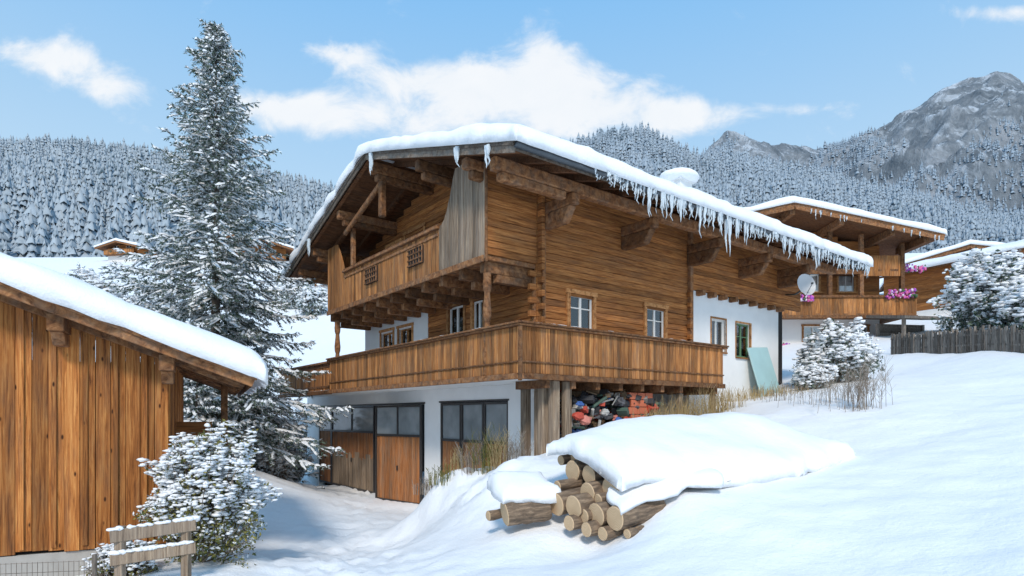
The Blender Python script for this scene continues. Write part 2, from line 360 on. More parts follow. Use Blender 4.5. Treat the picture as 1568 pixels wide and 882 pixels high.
# ------------------------------------------------------------ board helpers
def tb(mb,pl,p,a0,a1,d0,d1,z0,z1,m=0):
    if pl=='y': mb.box(a0,a1,p+d0,p+d1,z0,z1,m)
    else: mb.box(p+d0,p+d1,a0,a1,z0,z1,m)
def hboards(mb,pl,p,a0,a1,z0,z1,h,th=.1,ops=(),lim=None,m=0):
    k=max(1,round((z1-z0)/h)); h=(z1-z0)/k
    for i in range(k):
        zb=z0+i*h; zc=zb+h/2; A0,A1=a0,a1
        if lim:
            q=lim(zb+h)
            if q is None: continue
            A0=max(A0,q[0]);A1=min(A1,q[1])
            if A1-A0<.1: continue
        seg=[(A0,A1)]
        for (o0,o1,oz0,oz1) in ops:
            if oz0<zc<oz1:
                ns=[]
                for s in seg:
                    if o1<=s[0] or o0>=s[1]: ns.append(s)
                    else:
                        if o0>s[0]: ns.append((s[0],o0))
                        if o1<s[1]: ns.append((o1,s[1]))
                seg=ns
        for s in seg:
            d=U(-.008,.008); tb(mb,pl,p,s[0],s[1],d,th,zb+.004,zb+h-.004,m)
def vboards(mb,pl,p,a0,a1,zb,zt,w=.16,th=.03,gap=.008,m=0,jd=.006,ragged=0):
    k=max(1,round((a1-a0)/w)); w=(a1-a0)/k
    for i in range(k):
        l=a0+i*w+gap/2; r=a0+(i+1)*w-gap/2; d=U(-jd,jd); rg=U(0,ragged)
        f=lambda q,x:(q(x) if callable(q) else q)
        z=[f(zb,l)-rg,f(zb,r)-rg,f(zt,l),f(zt,r)]
        if pl=='y': mb.hexa([(l,p+d,z[0]),(r,p+d,z[1]),(r,p+d+th,z[1]),(l,p+d+th,z[0]),(l,p+d,z[2]),(r,p+d,z[3]),(r,p+d+th,z[3]),(l,p+d+th,z[2])],m)
        else: mb.hexa([(p+d,l,z[0]),(p+d+th,l,z[0]),(p+d+th,r,z[1]),(p+d,r,z[1]),(p+d,l,z[2]),(p+d+th,l,z[2]),(p+d+th,r,z[3]),(p+d,r,z[3])],m)
def panel(mb,pl,p,a0,a1,z0,z1,th,ops,m=0):
    A=sorted({a0,a1,*[o[0] for o in ops],*[o[1] for o in ops]}); Z=sorted({z0,z1,*[o[2] for o in ops],*[o[3] for o in ops]})
    for i in range(len(A)-1):
        for j in range(len(Z)-1):
            ca=(A[i]+A[i+1])/2; cz=(Z[j]+Z[j+1])/2
            if any(o[0]<ca<o[1] and o[2]<cz<o[3] for o in ops): continue
            tb(mb,pl,p,A[i],A[i+1],0,th,Z[j],Z[j+1],m)
WM=[m_cas,m_whitef,m_glass,m_curt,m_room,m_green,m_snowR]
def window(mb,pl,p,a0,a1,z0,z1,cas=.1,fm=1,curt=True,bars=1):
    if cas:
        tb(mb,pl,p,a0-cas,a0,-.05,.09,z0-.02,z1+.02,0); tb(mb,pl,p,a1,a1+cas,-.05,.09,z0-.02,z1+.02,0)
        tb(mb,pl,p,a0-cas-.04,a1+cas+.04,-.07,.09,z1+.02,z1+.13,0); tb(mb,pl,p,a0-cas-.06,a1+cas+.06,-.11,.09,z0-.13,z0-.02,0)
    f=.055
    tb(mb,pl,p,a0,a0+f,.03,.1,z0,z1,fm);tb(mb,pl,p,a1-f,a1,.03,.1,z0,z1,fm)
    tb(mb,pl,p,a0+f,a1-f,.03,.1,z0,z0+f,fm);tb(mb,pl,p,a0+f,a1-f,.03,.1,z1-f,z1,fm)
    c=(a0+a1)/2; tb(mb,pl,p,c-.035,c+.035,.028,.098,z0+f,z1-f,fm)
    if bars:
        zz=z0+(z1-z0)*.62; tb(mb,pl,p,a0+f,c-.035,.04,.08,zz-.015,zz+.015,fm); tb(mb,pl,p,c+.035,a1-f,.04,.08,zz-.015,zz+.015,fm)
    tb(mb,pl,p,a0+f,a1-f,.06,.066,z0+f,z1-f,2)
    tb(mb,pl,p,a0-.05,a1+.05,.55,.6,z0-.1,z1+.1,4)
    if curt:
        for side in (0,1):
            n_=7; w=(a1-a0)*.36
            for i in range(n_):
                l=(a0+w*i/n_) if side==0 else (a1-w+w*i/n_)
                tb(mb,pl,p,l,l+w/n_,.16+.02*(i%2),.2+.02*(i%2),z0,z1,3)
        tb(mb,pl,p,a0,a1,.15,.155,z1-(z1-z0)*.28,z1,3)
# ============================================================ MAIN CHALET
C0=(.19,13.7); ANG=math.atan2(.614,.789); cu,su=math.cos(ANG),math.sin(ANG)
chalet=empty('alpine_chalet',(C0[0],C0[1],0),ANG)
def HW(u,v,z=0): return (C0[0]+cu*u-su*v,C0[1]+su*u+cu*v,z)
def Uat(px,v):
    k=(px-CX)/F; x0=C0[0]-su*v; y0=C0[1]+cu*v; return (k*y0-x0)/(cu-k*su)
def Vat(px,u):
    k=(px-CX)/F; x0=C0[0]+cu*u; y0=C0[1]+su*u; return (x0-k*y0)/(su+k*cu)
def Zat(py,u,v): return (HY-py)/F*HW(u,v)[1]
RY=6.45; RZ=7.96; SL=.312; EY0=-.8; EY1=14.1; RX0=-.78; RX1=16.0
def rz(y): return RZ-SL*abs(y-RY)
YW=1.2; XW=1.5; YL=11.6; XE=13.4; XM=7.9
def lim(z):
    d=(RZ-.14-z)/SL
    return None if d<=0 else (RY-d,RY+d)
m=MB()
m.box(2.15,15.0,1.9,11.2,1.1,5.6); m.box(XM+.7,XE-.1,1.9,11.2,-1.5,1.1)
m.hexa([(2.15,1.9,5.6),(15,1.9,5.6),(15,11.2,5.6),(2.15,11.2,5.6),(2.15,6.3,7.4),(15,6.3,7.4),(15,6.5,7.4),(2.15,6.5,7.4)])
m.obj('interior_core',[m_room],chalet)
wnd=MB()
w1=(Uat(872,YW),Uat(907,YW)); w2=(Uat(989,YW),Uat(1017,YW))
zw1=(Zat(502,w1[0],YW),Zat(450,w1[0],YW)); zw2=(Zat(520,w2[0],YW),Zat(470,w2[0],YW))
opsR=[(w1[0],w1[1],*zw1),(w2[0],w2[1],*zw2)]
logs=MB()
hboards(logs,'y',YW,XW,XM,1.0,5.95,.17,.12,opsR)
for o in opsR: window(wnd,'y',YW,*o,cas=.11)
hboards(logs,'y',YW,-.12,XW,3.9,5.98,.17,.06)
SPL=6.73
f1=(Vat(711,XW),Vat(688,XW)); f2=(Vat(741,XW),Vat(725,XW))
opsF=[(f1[0],f1[1],1.9,3.35),(f2[0],f2[1],1.2,3.35)]
hboards(logs,'x',XW,YW,SPL,1.0,3.75,.17,.12,opsF)
for o in opsF: window(wnd,'x',XW,*o,cas=.1,bars=0)
u1=(Vat(650,XW),Vat(622,XW))
opsU=[(u1[0],u1[1],4.2,6.25),(8.6,9.6,4.2,6.1)]
hboards(logs,'x',XW,YW,YL,3.92,7.9,.17,.12,opsU,lim)
for o in opsU: window(wnd,'x',XW,*o,cas=.1,bars=0)
hboards(logs,'y',YW-.06,XM+.003,15.0,4.08,5.95,.17,.12)
for i in range(29):
    z=1.0+i*.1707
    if i%2 and z<3.7: logs.box(XW-.22,XW-.002,YW+.005,YW+.115,z+.005,z+.165)
    elif z<5.7: logs.box(XW+.005,XW+.115,YW-.2,YW-.01,z+.005,z+.165)
for i in range(17):
    z=1.0+i*.17+.085
    if i%2==0: logs.box(XM-.14,XM-.02,YW-.14,YW-.01,z,z+.15)
logs.obj('log_walls',[m_logH],chalet,bevel=.012)
t=MB()
t.box(XW+.16,XW+.27,YW-.05,YW-.009,1.0,5.9); t.box(XM-.08,XM+.07,YW-.12,YW+.1,1.0,5.9)
t.box(XW-.05,XW-.01,YW+.02,YW+.14,1,3.75)
t.obj('corner_posts',[m_beam],chalet,bevel=.01)
wl=MB()
a=(Uat(1089,YW),Uat(1111,YW)); bq=(Uat(1127,YW),Uat(1149,YW))
opsW=[(a[0],a[1],Zat(537,a[0],YW),Zat(487,a[0],YW)),(bq[0],bq[1],Zat(546,bq[0],YW),Zat(494,bq[0],YW))]
panel(wl,'y',YW,XM+.002,XE,-1.2,4.06,.35,opsW)
window(wnd,'y',YW+.07,*opsW[0],cas=0,bars=0); window(wnd,'y',YW+.07,*opsW[1],cas=0,fm=5,bars=1)
for o,q in ((opsW[0],0),(opsW[1],0)): tb(wnd,'y',YW,o[0]-.04,o[1]+.04,-.06,.06,o[2]-.06,o[2]-.01,q); tb(wnd,'y',YW,o[0]-.05,o[0],-.02,.06,o[2],o[3],q); tb(wnd,'y',YW,o[1],o[1]+.05,-.02,.06,o[2],o[3],q); tb(wnd,'y',YW,o[0]-.05,o[1]+.05,-.02,.06,o[3]+.002,o[3]+.06,q)
g1=(Vat(602,XW),Vat(584,XW)); g2=(Vat(631,XW),Vat(611,XW))
opsG=[(g1[0],g1[1],1.7,3.05),(g2[0],g2[1],1.7,3.05)]
panel(wl,'x',XW,SPL+.002,YL,1.0,3.75,.3,opsG)
for o in opsG: window(wnd,'x',XW+.05,*o,cas=.0,bars=0,fm=0)
for o in opsG: 
    tb(wnd,'x',XW,o[0]-.1,o[0],-.03,.06,o[2]-.05,o[3]+.05,0); tb(wnd,'x',XW,o[1],o[1]+.1,-.03,.06,o[2]-.05,o[3]+.05,0); tb(wnd,'x',XW,o[0]-.12,o[1]+.12,-.05,.06,o[3]+.05,o[3]+.14,0)
wl.box(XW+.35,XE,YL-.3,YL,1.0,5.6); wl.box(XE-.3,XE-.001,YW+.36,YL-.31,-1.2,5.6)
YG1=18.1; GB=-3.3
d0,d1=Vat(778,XW),Vat(674,XW); e0=Vat(650,XW); e1=Vat(488,XW)
opsD=[(d0,d1,GB,.42),(e0,e1,GB,.40)]
panel(wl,'x',XW,1.0,YG1,GB,.86,.3,opsD)
wl.box(XW+.31,XM-.1,2.6,2.8,-3,.88); wl.box(XW+.31,XM,YG1-.3,YG1,GB,.86); wl.box(XM-.1,XM+.1,YW+.36,2.6,-1.5,.88)
wl.obj('plaster_walls',[m_plaster],chalet)
wnd.obj('windows',WM,chalet)
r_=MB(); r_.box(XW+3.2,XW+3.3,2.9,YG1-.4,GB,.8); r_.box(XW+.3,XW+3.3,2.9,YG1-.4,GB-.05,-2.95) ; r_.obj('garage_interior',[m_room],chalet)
j=MB()
for i in range(9):
    x=XM+.35+i*.62; j.box(x,x+.16,YW-.28,YW-.002,3.9,4.06)
j.obj('joist_ends',[m_beam],chalet,bevel=.015)
gd=MB()
def leaf(p0,p1,z0,z1,gf=.3,split=2,wm=0,lowgray=False):
    p0=Vector(p0);p1=Vector(p1); d=(p1-p0); Ld=d.length; d.normalize(); nrm=Vector((d.y,-d.x,0))
    if nrm.x>0: nrm=-nrm
    def bx(a0,a1,q0,q1,za,zb,mi):
        P=lambda a,q,z:(p0+d*a+nrm*q+Vector((0,0,z)))
        gd.hexa([P(a0,q0,za),P(a1,q0,za),P(a1,q1,za),P(a0,q1,za),P(a0,q0,zb),P(a1,q0,zb),P(a1,q1,zb),P(a0,q1,zb)],mi)
    zg=z1-(z1-z0)*gf
    bx(0,.07,0,.07,z0,z1,1);bx(Ld-.07,Ld,0,.07,z0,z1,1);bx(.07,Ld-.07,0,.07,z1-.07,z1,1);bx(.07,Ld-.07,0,.07,zg-.04,zg+.04,1);bx(.07,Ld-.07,0,.07,z0,z0+.08,1)
    for i in range(1,split): 
        x=Ld*i/split; bx(x-.03,x+.03,.0,.065,zg+.04,z1-.07,1)
    bx(.07,Ld-.07,.02,.03,zg+.04,z1-.07,2)
    k=max(3,int(Ld/.15)); w=(Ld-.14)/k
    for i in range(k):
        q=U(-.004,.004)
        if lowgray:
            zs=z0+.08+(zg-z0)*U(.48,.62); bx(.07+i*w+.004,.07+(i+1)*w-.004,.012,.04+q,z0+.08,zs,3); bx(.07+i*w+.004,.07+(i+1)*w-.004,.012,.04+q,zs,zg-.04,wm)
        else: bx(.07+i*w+.004,.07+(i+1)*w-.004,.012,.04+q,z0+.08,zg-.04,wm)
    bx(Ld*.5-.02,Ld*.5+.02,.045,.09,z0+(z1-z0)*.33,z0+(z1-z0)*.38,1)
z0=-2.98
w=(d1-d0)/3
for i in range(3): leaf((XW+.08,d0+i*w+.01,0),(XW+.08,d0+(i+1)*w-.01,0),z0,.40,.34,1)
va=Vat(572,XW); vb=Vat(507,XW)
leaf((XW+.08,va,0),(XW+.08,vb,0),z0,.38,.3,2,0,True); leaf((XW+.08,vb+.03,0),(XW+.08,e1-.02,0),z0,.38,.3,1)
leaf((XW-.05,e0+.05,0),(XW-.5,e0+2.55,0),z0,.37,.31,2)
gd.box(XW-.02,XW+.06,e0-.05,e1+.05,.40,.46,1); gd.box(XW-.02,XW+.06,d0-.05,d1+.05,.42,.47,1)
gd.obj('garage_doors',[m_door,m_black,m_pane,m_grayV],chalet)
bl=MB()
BE=17.6
bl.box(.06,XW-.002,.06,BE,.86,1.0,1); bl.box(XW-.002,XM,.06,YW-.01,.86,1.0,2)
vboards(bl,'x',0,-.0,11.4,.98,2.04,.145,.035,m=0); vboards(bl,'x',.06,11.45,BE,.98,1.98,.15,.035,m=0)
vboards(bl,'y',0,.04,XM+.05,.98,2.04,.145,.035,m=0); vboards(bl,'x',XM+.02,.04,YW-.02,.98,2.04,.145,.035,m=0)
for (q0,q1) in [(2.045,2.09),(2.094,2.14)]:
    e=.10 if q0<2.09 else .14
    bl.box(-e,e,-e,11.45,q0,q1,2); bl.box(e+.001,XM+.15,-e,e,q0,q1,2)
bl.box(-.04,.16,11.46,BE,1.985,2.06,2); bl.box(XM-.05,XM+.15,e+.001,YW-.02,2.05,2.13,2)
for z in (1.9,1.12): 
    bl.box(.04,.1,.1,BE,z-.06,z+.04,2); bl.box(.1,XM,.04,.1,z-.06,z+.04,2)
bl.box(-.06,.055,-.06,11.45,.84,.975,2); bl.box(.056,XM+.08,-.06,.055,.84,.975,2); bl.box(-.0,.11,11.455,BE+.1,.82,.97,2)
bl.box(-.035,-.004,-.035,11.4,1.22,1.26,2); bl.box(.0,XM+.05,-.035,-.004,1.22,1.26,2)
for i in range(9): bl.box(.8+i*.85,.94+i*.85,-.02+.08,YW,.66,.858,2)
bl.box(-.075,.0,-.075,.0,.8,2.04,2)
bl.obj('lower_balcony',[m_brdV,m_plaster,m_beam],chalet,bevel=.006)
sd=MB()
for i in range(60):
    if R()<.5: y=U(0,11); sd.ell((U(-.05,.05),y,2.145),(.05,U(.08,.3),.02),0,6,4,.2)
    else: x=U(.2,XM); sd.ell((x,U(-.05,.05),2.145),(U(.08,.3),.05,.02),0,6,4,.2)
sd.obj('rail_snow',[m_snowR],chalet,smooth=True)
s_=MB()
for (x,y,w,d) in [(1.15,.15,.2,.22),(1.05,.45,.22,.2),(1.18,.75,.24,.2),(1.5,.12,.16,.16),(.95,1.0,.2,.2),(1.75,.3,.14,.14)]:
    zb=tz(*HW(x,y)[:2])-.4; s_.box(x,x+w,y,y+d,zb,.85)
s_.box(6.0,6.15,.15,.3,-.8,.66); s_.box(7.6,7.75,.12,.27,-.8,.66)
s_.obj('balcony_supports',[m_grayV],chalet,bevel=.02)
ub=MB(); XB=-.15
ub.box(XB+.04,XW-.003,YW+.05,11.15,3.78,3.9,1)
def ptop(y): 
    t_=min(1,max(0,(y-2.55)/.75)); return min(rz(y)-.22,5.05+1.35*(1-t_)**2.2) if y>2.55 else min(rz(y)-.22,6.35)
vboards(ub,'x',XB,YW-.02,3.3,3.78,ptop,.13,.035,m=3)
vboards(ub,'x',XB,3.3,9.6,3.78,4.98,.145,.035,m=0)
def ptopL(y):
    t_=min(1,max(0,(10.3-y)/.7)); return 6.15-1.1*t_**1.2 if y<10.3 else 6.15
vboards(ub,'x',XB,9.6,11.2,3.78,ptopL,.13,.035,m=0)
vboards(ub,'y',11.2,XB,XW,3.78,6.0,.14,.03,m=0)
ub.box(XB-.1,XB+.1,3.25,9.65,4.985,5.06,2); ub.box(XB-.05,XB+.08,3.25,9.65,5.065,5.12,2)
ub.box(XB-.05,XB-.007,YW,11.2,3.70,3.86,2); ub.box(XB-.035,XB-.008,3.3,9.6,4.8,4.88,2)
for yc in (4.5,7.4):
    ub.box(XB-.05,XB-.008,yc-.42,yc+.42,4.25,4.75,4)
    for q in range(6): ub.box(XB-.075,XB-.051,yc-.42+q*.16,yc-.38+q*.16,4.25,4.75,2)
    for q in range(4): ub.box(XB-.095,XB-.076,yc-.42,yc+.42,4.25+q*.153,4.29+q*.153,2)
for i in range(11):
    y=YW+.15+i*.97; ub.box(XB+.12,XW,y,y+.2,3.5,3.777,2); ub.box(XB+.5,XW,y+.01,y+.19,3.3,3.498,2)
ub.box(XB-.01,XB+.05,YW-.08,YW-.021,3.7,6.2,2)
ub.obj('upper_balcony',[m_brdV,m_beam,m_beam,m_grayV,m_room],chalet,bevel=.008)
p=MB()
def post(x,y,z0,z1):
    prof=[(0,.1),(.06,.1),(.08,.07),(.14,.11),(.22,.12),(.30,.075),(.34,.095),(.42,.09),(.52,.07),(.56,.1),(.62,.11),(.72,.085),(.80,.07),(.84,.1),(.9,.11),(.93,.1),(1,.1)]
    p.tube([(x,y,z0+(z1-z0)*a) for a,_ in prof],[r for _,r in prof],12)
post(.08,1.4,1.0,3.5); post(.1,10.9,1.0,3.5)
p.obj('carved_posts',[m_beam],chalet,smooth=False)
rf=MB()
for (ya,yb) in ((EY0,RY),(RY,EY1)):
    def rp(x,y,o): return (x,y,rz(y)+o)
    rf.hexa([rp(RX0,ya,-.06),rp(RX1,ya,-.06),rp(RX1,yb,-.06),rp(RX0,yb,-.06),rp(RX0,ya,0),rp(RX1,ya,0),rp(RX1,yb,0),rp(RX0,yb,0)],0)
for i in range(20):
    x=RX0+.12+i*.84
    for (ya,yb) in ((EY0+.05,RY-.01),(EY1-.05,RY+.01)):
        rf.beam((x,ya,rz(ya)-.135),(x,yb,rz(yb)-.135),.12,.14,1)
for x,o,h in ((RX0-.03,-.13,.22),(RX0-.065,-.03,.13)):
    for (ya,yb) in ((EY0-.05,RY),(EY1+.05,RY)):
        rf.beam((x,ya,rz(ya)+o),(x,yb,rz(yb)+o),.03,h,2)
for (ya,yb) in ((EY0-.05,RY),(EY1+.05,RY)): rf.beam((RX1+.03,ya,rz(ya)-.1),(RX1+.03,yb,rz(yb)-.1),.03,.25,2)
rf.box(RX0,RX1,EY0-.03,EY0-.003,rz(EY0)-.2,rz(EY0)-.01,2)
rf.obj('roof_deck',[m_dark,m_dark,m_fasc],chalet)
pu=MB()
for y,w,h in ((.18,.24,.3),(YW+.12,.22,.26),(3.6,.22,.28),(RY,.26,.34),(9.0,.22,.28),(11.4,.22,.28),(12.9,.22,.26)):
    z=rz(y)-.215-h/2-(.04); pu.box(RX0+.12,RX1-.4,y-w/2,y+w/2,z-h/2,z+h/2); pu.box(RX0+.3,XW,y-w/2+.01,y+w/2-.01,z-h/2-.2,z-h/2-.002)
zp=rz(.18)-.255-.3
for x in (1.62,4.65,7.75,10.6,13.2):
    pu.box(x,x+.26,.0,YW+.0,zp-.28,zp-.003); pu.hexa([(x+.01,.35,zp-.66),(x+.25,.35,zp-.66),(x+.25,YW,zp-.66),(x+.01,YW,zp-.66),(x+.01,.1,zp-.282),(x+.25,.1,zp-.282),(x+.25,YW,zp-.282),(x+.01,YW,zp-.282)])
pu.beam((RX0+.5,9.3,6.25),(RX0+.5,6.5,7.15),.12,.16)
pu.box(RX0+.42,RX0+.62,6.35,6.55,6.1,7.4)
pu.box(XB+.0,XB+.16,9.0,9.15,5.1,6.8)
pu.obj('purlins_and_brackets',[m_beam],chalet,bevel=.03)
gt=MB(); gy=EY0-.09; gz=rz(EY0)-.1
gt.tube([(RX0-.05,gy,gz),(RX1,gy,gz)],[.075,.075],10); gt.obj('gutter',[m_gutter],chalet,smooth=True)
def RP(s,t_): 
    x=RX0-.14+(RX1-RX0+.3)*s; y=EY0-.22+(EY1-EY0+.4)*t_; return (x,y,RZ-SL*math.sqrt((y-RY)**2+.1)+.02)
snow_slab('roof_snow',RP,RX1-RX0+.3,EY1-EY0+.4,.42,chalet,.3,3,rim=.45,nz=.14,wav=.07)
ch=MB(); cy_=5.0; cx_=Uat(1040,5.0); zc_=Zat(277,cx_,5.0)
ch.box(cx_-.4,cx_+.4,cy_-.35,cy_+.35,rz(5)-.3,zc_-.12,0); ch.box(cx_-.5,cx_+.5,cy_-.45,cy_+.45,zc_-.12,zc_,0)
ch.obj('chimney',[m_plaster],chalet)
cm=MB(); cm.ell((cx_,cy_,zc_+.12),(.9,.8,.28),0,14,8,.03); cm.obj('chimney_snow',[m_snowR],chalet,smooth=True)
ic=MB()
def icicle(x,y,z,l,r):
    k=5; pts=[(x+U(-.008,.008)*i,y+U(-.008,.008)*i,z-l*i/k) for i in range(k+1)]
    ic.tube(pts,[r*(1-(i/k))**.8*(1+U(-.15,.15))+.003 for i in range(k+1)],6,0,False)
x=.2
while x<RX1:
    px=CX+F*HW(x,EY0)[0]/HW(x,EY0)[1]
    if px<850: Lg=.42 if 812<px<835 else 0
    elif px<900: Lg=0
    elif px<970: Lg=.42
    elif px<1160: Lg=.85
    else: Lg=.78
    if Lg>0:
        l=Lg*(.35+.65*abs(noise.noise(Vector((x*2.3,7,0))))*1.7)*U(.6,1.25)
        icicle(x,EY0-.12+U(-.08,.03),gz+.02,l,U(.022,.045)*(1+.3*l)); 
    x+=U(.04,.12)
for (px,l) in ((568,.75),(700,.62),(747,.62),(473,.7)):
    v=Vat(px,RX0-.08)
    for q in range(3): icicle(RX0-.08+U(-.01,.01),v+U(-.05,.05),rz(v)-.08,l*U(.6,1),.06)
ic.obj('icicles',[m_ice],chalet,smooth=True)
ds=MB(); 
dish=empty('satellite_dish',((1231-CX)/F*21.5,21.5,(HY-438)/F*21.5),0)
K=16
ds_v=[(0,0,0)]; 
for r in (.15,.3,.4):
    for i in range(K): ds_v.append((r*math.cos(2*math.pi*i/K)*.92,-r*r*.9+.0,r*math.sin(2*math.pi*i/K)))
fc=[(0,1+i,1+(i+1)%K) for i in range(K)]
for q in range(2):
    for i in range(K): a=1+q*K+i; b2=1+q*K+(i+1)%K; fc.append((a,a+K,b2+K,b2))
ds.add(ds_v,fc,0); ds.tube([(0,.02,-.1),(0,.5,-.1),(0,1.0,.1)],[.03,.03,.03],8,1); ds.tube([(0,0,-.38),(0,-.42,-.1)],[.012,.012],6,1); ds.ell((0,-.42,-.08),(.04,.05,.04),1)
o=ds.obj('dish_body',[m_dish,m_gutter],dish,smooth=True); o.rotation_euler=(math.radians(-12),0,math.radians(12))
tbm=MB(); xa,xb=Uat(1166,.6),Uat(1196,.6); zg=tz(*HW(xa,.6)[:2])
tbm.hexa([(xa,.55,zg-.1),(xb,.55,zg+.05),(xb,.6,zg+.05),(xa,.6,zg-.1),(xa,YW-.08,zg+1.75),(xb,YW-.08,zg+1.85),(xb,YW-.03,zg+1.85),(xa,YW-.03,zg+1.75)])
e=empty('leaning_board',(C0[0],C0[1],0),ANG); tbm.obj('board',[m_teal],e,bevel=.01)
cl=MB(); cols=[(.035,.035,.04),(.09,.09,.10),(.05,.12,.34),(.50,.07,.04),(.26,.25,.23),(.07,.12,.09),(.16,.10,.055),(.60,.22,.17),(.45,.43,.40)]
cm_=[plain('clutter_%d'%i,c,.7,8,.4) for i,c in enumerate(cols)]
for i in range(420):
    x=U(1.75,5.2); y=U(.2,1.9); top=.80-.16*abs(x-3.0)-.06*(1.9-y); zb=tz(*HW(x,y)[:2])
    z=zb+R()**.8*max(.15,(top-zb)); mi=random.choice([0,0,0,1,1,1,1,4,4,5,6,6,6,0,0,1,5,4,6,2,3,7,8])
    if i%3==0:
        M_=Matrix.Rotation(U(0,6),3,'Z')@Matrix.Rotation(U(-.9,.9),3,'X'); s=(U(.04,.17),U(.03,.12),U(.02,.10))
        P_=[M_@Vector((sx*s[0],sy*s[1],sz*s[2]))+Vector((x,y,z)) for sx,sy,sz in ((-1,-1,-1),(1,-1,-1),(1,1,-1),(-1,1,-1),(-1,-1,1),(1,-1,1),(1,1,1),(-1,1,1))]; cl.hexa(P_,mi)
    elif i%3==1: cl.ell((x,y,z),(U(.05,.18),U(.05,.14),U(.03,.11)),mi,8,6,.35,U(0,3))
    else:
        a=U(0,6); l=U(.2,.7); cl.tube([(x,y,z),(x+l*math.cos(a),y+abs(l*math.sin(a))*.4,z+U(-.3,.35))],[U(.01,.045)]*2,7,mi)
for (x,z,s,mi) in ((1.95,.0,.14,3),(2.2,-.1,.16,7),(2.0,.3,.09,2),(3.4,-.1,.10,2),(3.7,-.08,.08,3),(2.9,.1,.12,8)): cl.ell((x,.14,z),(s*1.2,s*.8,s*.7),mi,9,6,.25)
e=empty('stored_clutter_pile',(C0[0],C0[1],0),ANG); cl.obj('clutter_items',cm_,e)
bk=MB()
xb0=Uat(962,.3)
for r in range(5):
    for c in range(3):
        x=xb0+c*.33+(.08 if r%2 else 0); bk.box(x,x+.31,.25,.6,-.35+r*.2,-.165+r*.2)
e=empty('hollow_brick_stack',(C0[0],C0[1],0),ANG); bk.obj('bricks',[plain('orange_brick',(.58,.16,.08),.8,9,.3)],e,bevel=.012)
# ============================================================ BARN
BA=math.radians(26); barn=empty('timber_barn',(-5.37,9.5,0),BA)
EXR=1.2; ZB=-1.94
def bz(x): return .66+.38*(EXR-x) if x>-6 else .66+.38*(EXR+6)-.38*(-6-x)
m=MB()
vboards(m,'y',0,-6.5,0,ZB,lambda x:bz(x)-.14,.19,.035,.006,0,.012,.05)
for i in range(34):
    x=-6.4+i*.19; 
    if i%2==0: tb(m,'y',-.035,x-.03,x+.035,0,.025,ZB+.02,bz(x)-.2,0)
vboards(m,'x',-.03,0.05,4.6,ZB,bz(0)-.14,.19,.035,.006,0,.01,.04)
m.obj('board_walls',[m_barn],barn,bevel=.004)
m=MB(); m.box(-8,-.1,.12,4.5,-2.0,bz(0)-.3); m.obj('interior_core',[m_room],barn)
m=MB(); m.box(-8,-.04,.03,4.55,-4,ZB-.06); m.obj('stone_base',[m_stone],barn)
m=MB()
m.hexa([(EXR-.05,-.6,bz(EXR-.05)-.1),(EXR-.05,5.2,bz(EXR-.05)-.1),(-6,5.2,bz(-6)-.1),(-6,-.6,bz(-6)-.1),(EXR-.05,-.6,bz(EXR-.05)-.04),(EXR-.05,5.2,bz(EXR-.05)-.04),(-6,5.2,bz(-6)-.04),(-6,-.6,bz(-6)-.04)],0)
m.beam((EXR,-.63,bz(EXR)-.13),(-6,-.63,bz(-6)-.13),.04,.17,1); m.beam((EXR+.05,-.67,bz(EXR+.05)-.05),(-6,-.67,bz(-6)-.05),.03,.09,1)
m.beam((EXR-.2,-.1,bz(EXR-.2)-.2),(-6,-.1,bz(-6)-.2),.12,.16,1)
m.box(EXR-.07,EXR-.04,-.6,5.2,bz(EXR)-.22,bz(EXR)-.04,1)
for x in (.0,-1.35,-2.7): 
    m.box(x-.1,x+.1,-.5,.0,bz(x)-.44,bz(x)-.2,2); m.hexa([(x-.08,-.25,bz(x)-.62),(x+.08,-.25,bz(x)-.62),(x+.08,0,bz(x)-.62),(x-.08,0,bz(x)-.62),(x-.08,-.4,bz(x)-.442),(x+.08,-.4,bz(x)-.442),(x+.08,0,bz(x)-.442),(x-.08,0,bz(x)-.442)],2)
for i in range(7): m.beam((EXR-.1,-.2+i*.8,bz(EXR-.1)-.17),(-.05,-.2+i*.8,bz(-.05)-.17),.1,.13,2)
m.box(.75,.87,2.0,2.12,-3,bz(.8)-.15,2)
m.obj('roof_structure',[m_dark,m_beam,m_beam],barn,bevel=.01)
m=MB(); hboards(m,'y',1.6,.02,.6,-2.2,-.1,.2,.05); m.obj('plank_shed_wall',[m_logH],barn)
SW=6.3+EXR+.17
snow_slab('roof_snow',lambda s,t_:(-6.3+SW*s,-.80+6.1*t_,bz(-6.3+SW*s)-.035 if -6.3+SW*s>-6 else bz(-6)),SW,6.1,.42,barn,.3,11,rim=.42,nz=.16)
# ============================================================ NEIGHBOUR CHALETS
def px3(px,py,Y): return ((px-CX)/F*Y,Y,(HY-py)/F*Y)
def flowers(mb,x0,x1,y,z,n_):
    for i in range(n_): mb.ell((U(x0,x1),y+U(-.15,.1),z+U(-.3,.2)),(U(.05,.12),)*3,random.choice([0,0,1,1,2,3]),5,4,.2)
m_fl=[plain('purple_flowers',(.40,.09,.50),.7),plain('pink_flowers',(.70,.14,.38),.7),plain('flower_leaves',(.06,.13,.05),.7),plain('white_flowers',(.75,.6,.7),.7)]
nb=empty('neighbouring_chalet',(0,0,0),0)
Y=40.; w=MB()
xl,xr=14.5,24.2; pk=17.2; pz=13.0; sl=.212
nr=lambda x:pz-sl*abs(x-pk)
hboards(w,'y',Y,xl,xr,6.4,12.7,.3,.15,[(18.7,20.2,8.2,9.9),(21.5,22.5,8.2,9.9)],lambda z:(pk-(pz-.3-z)/sl,pk+(pz-.3-z)/sl) if z<pz-.35 else None)
w.obj('log_walls',[m_logH],nb)
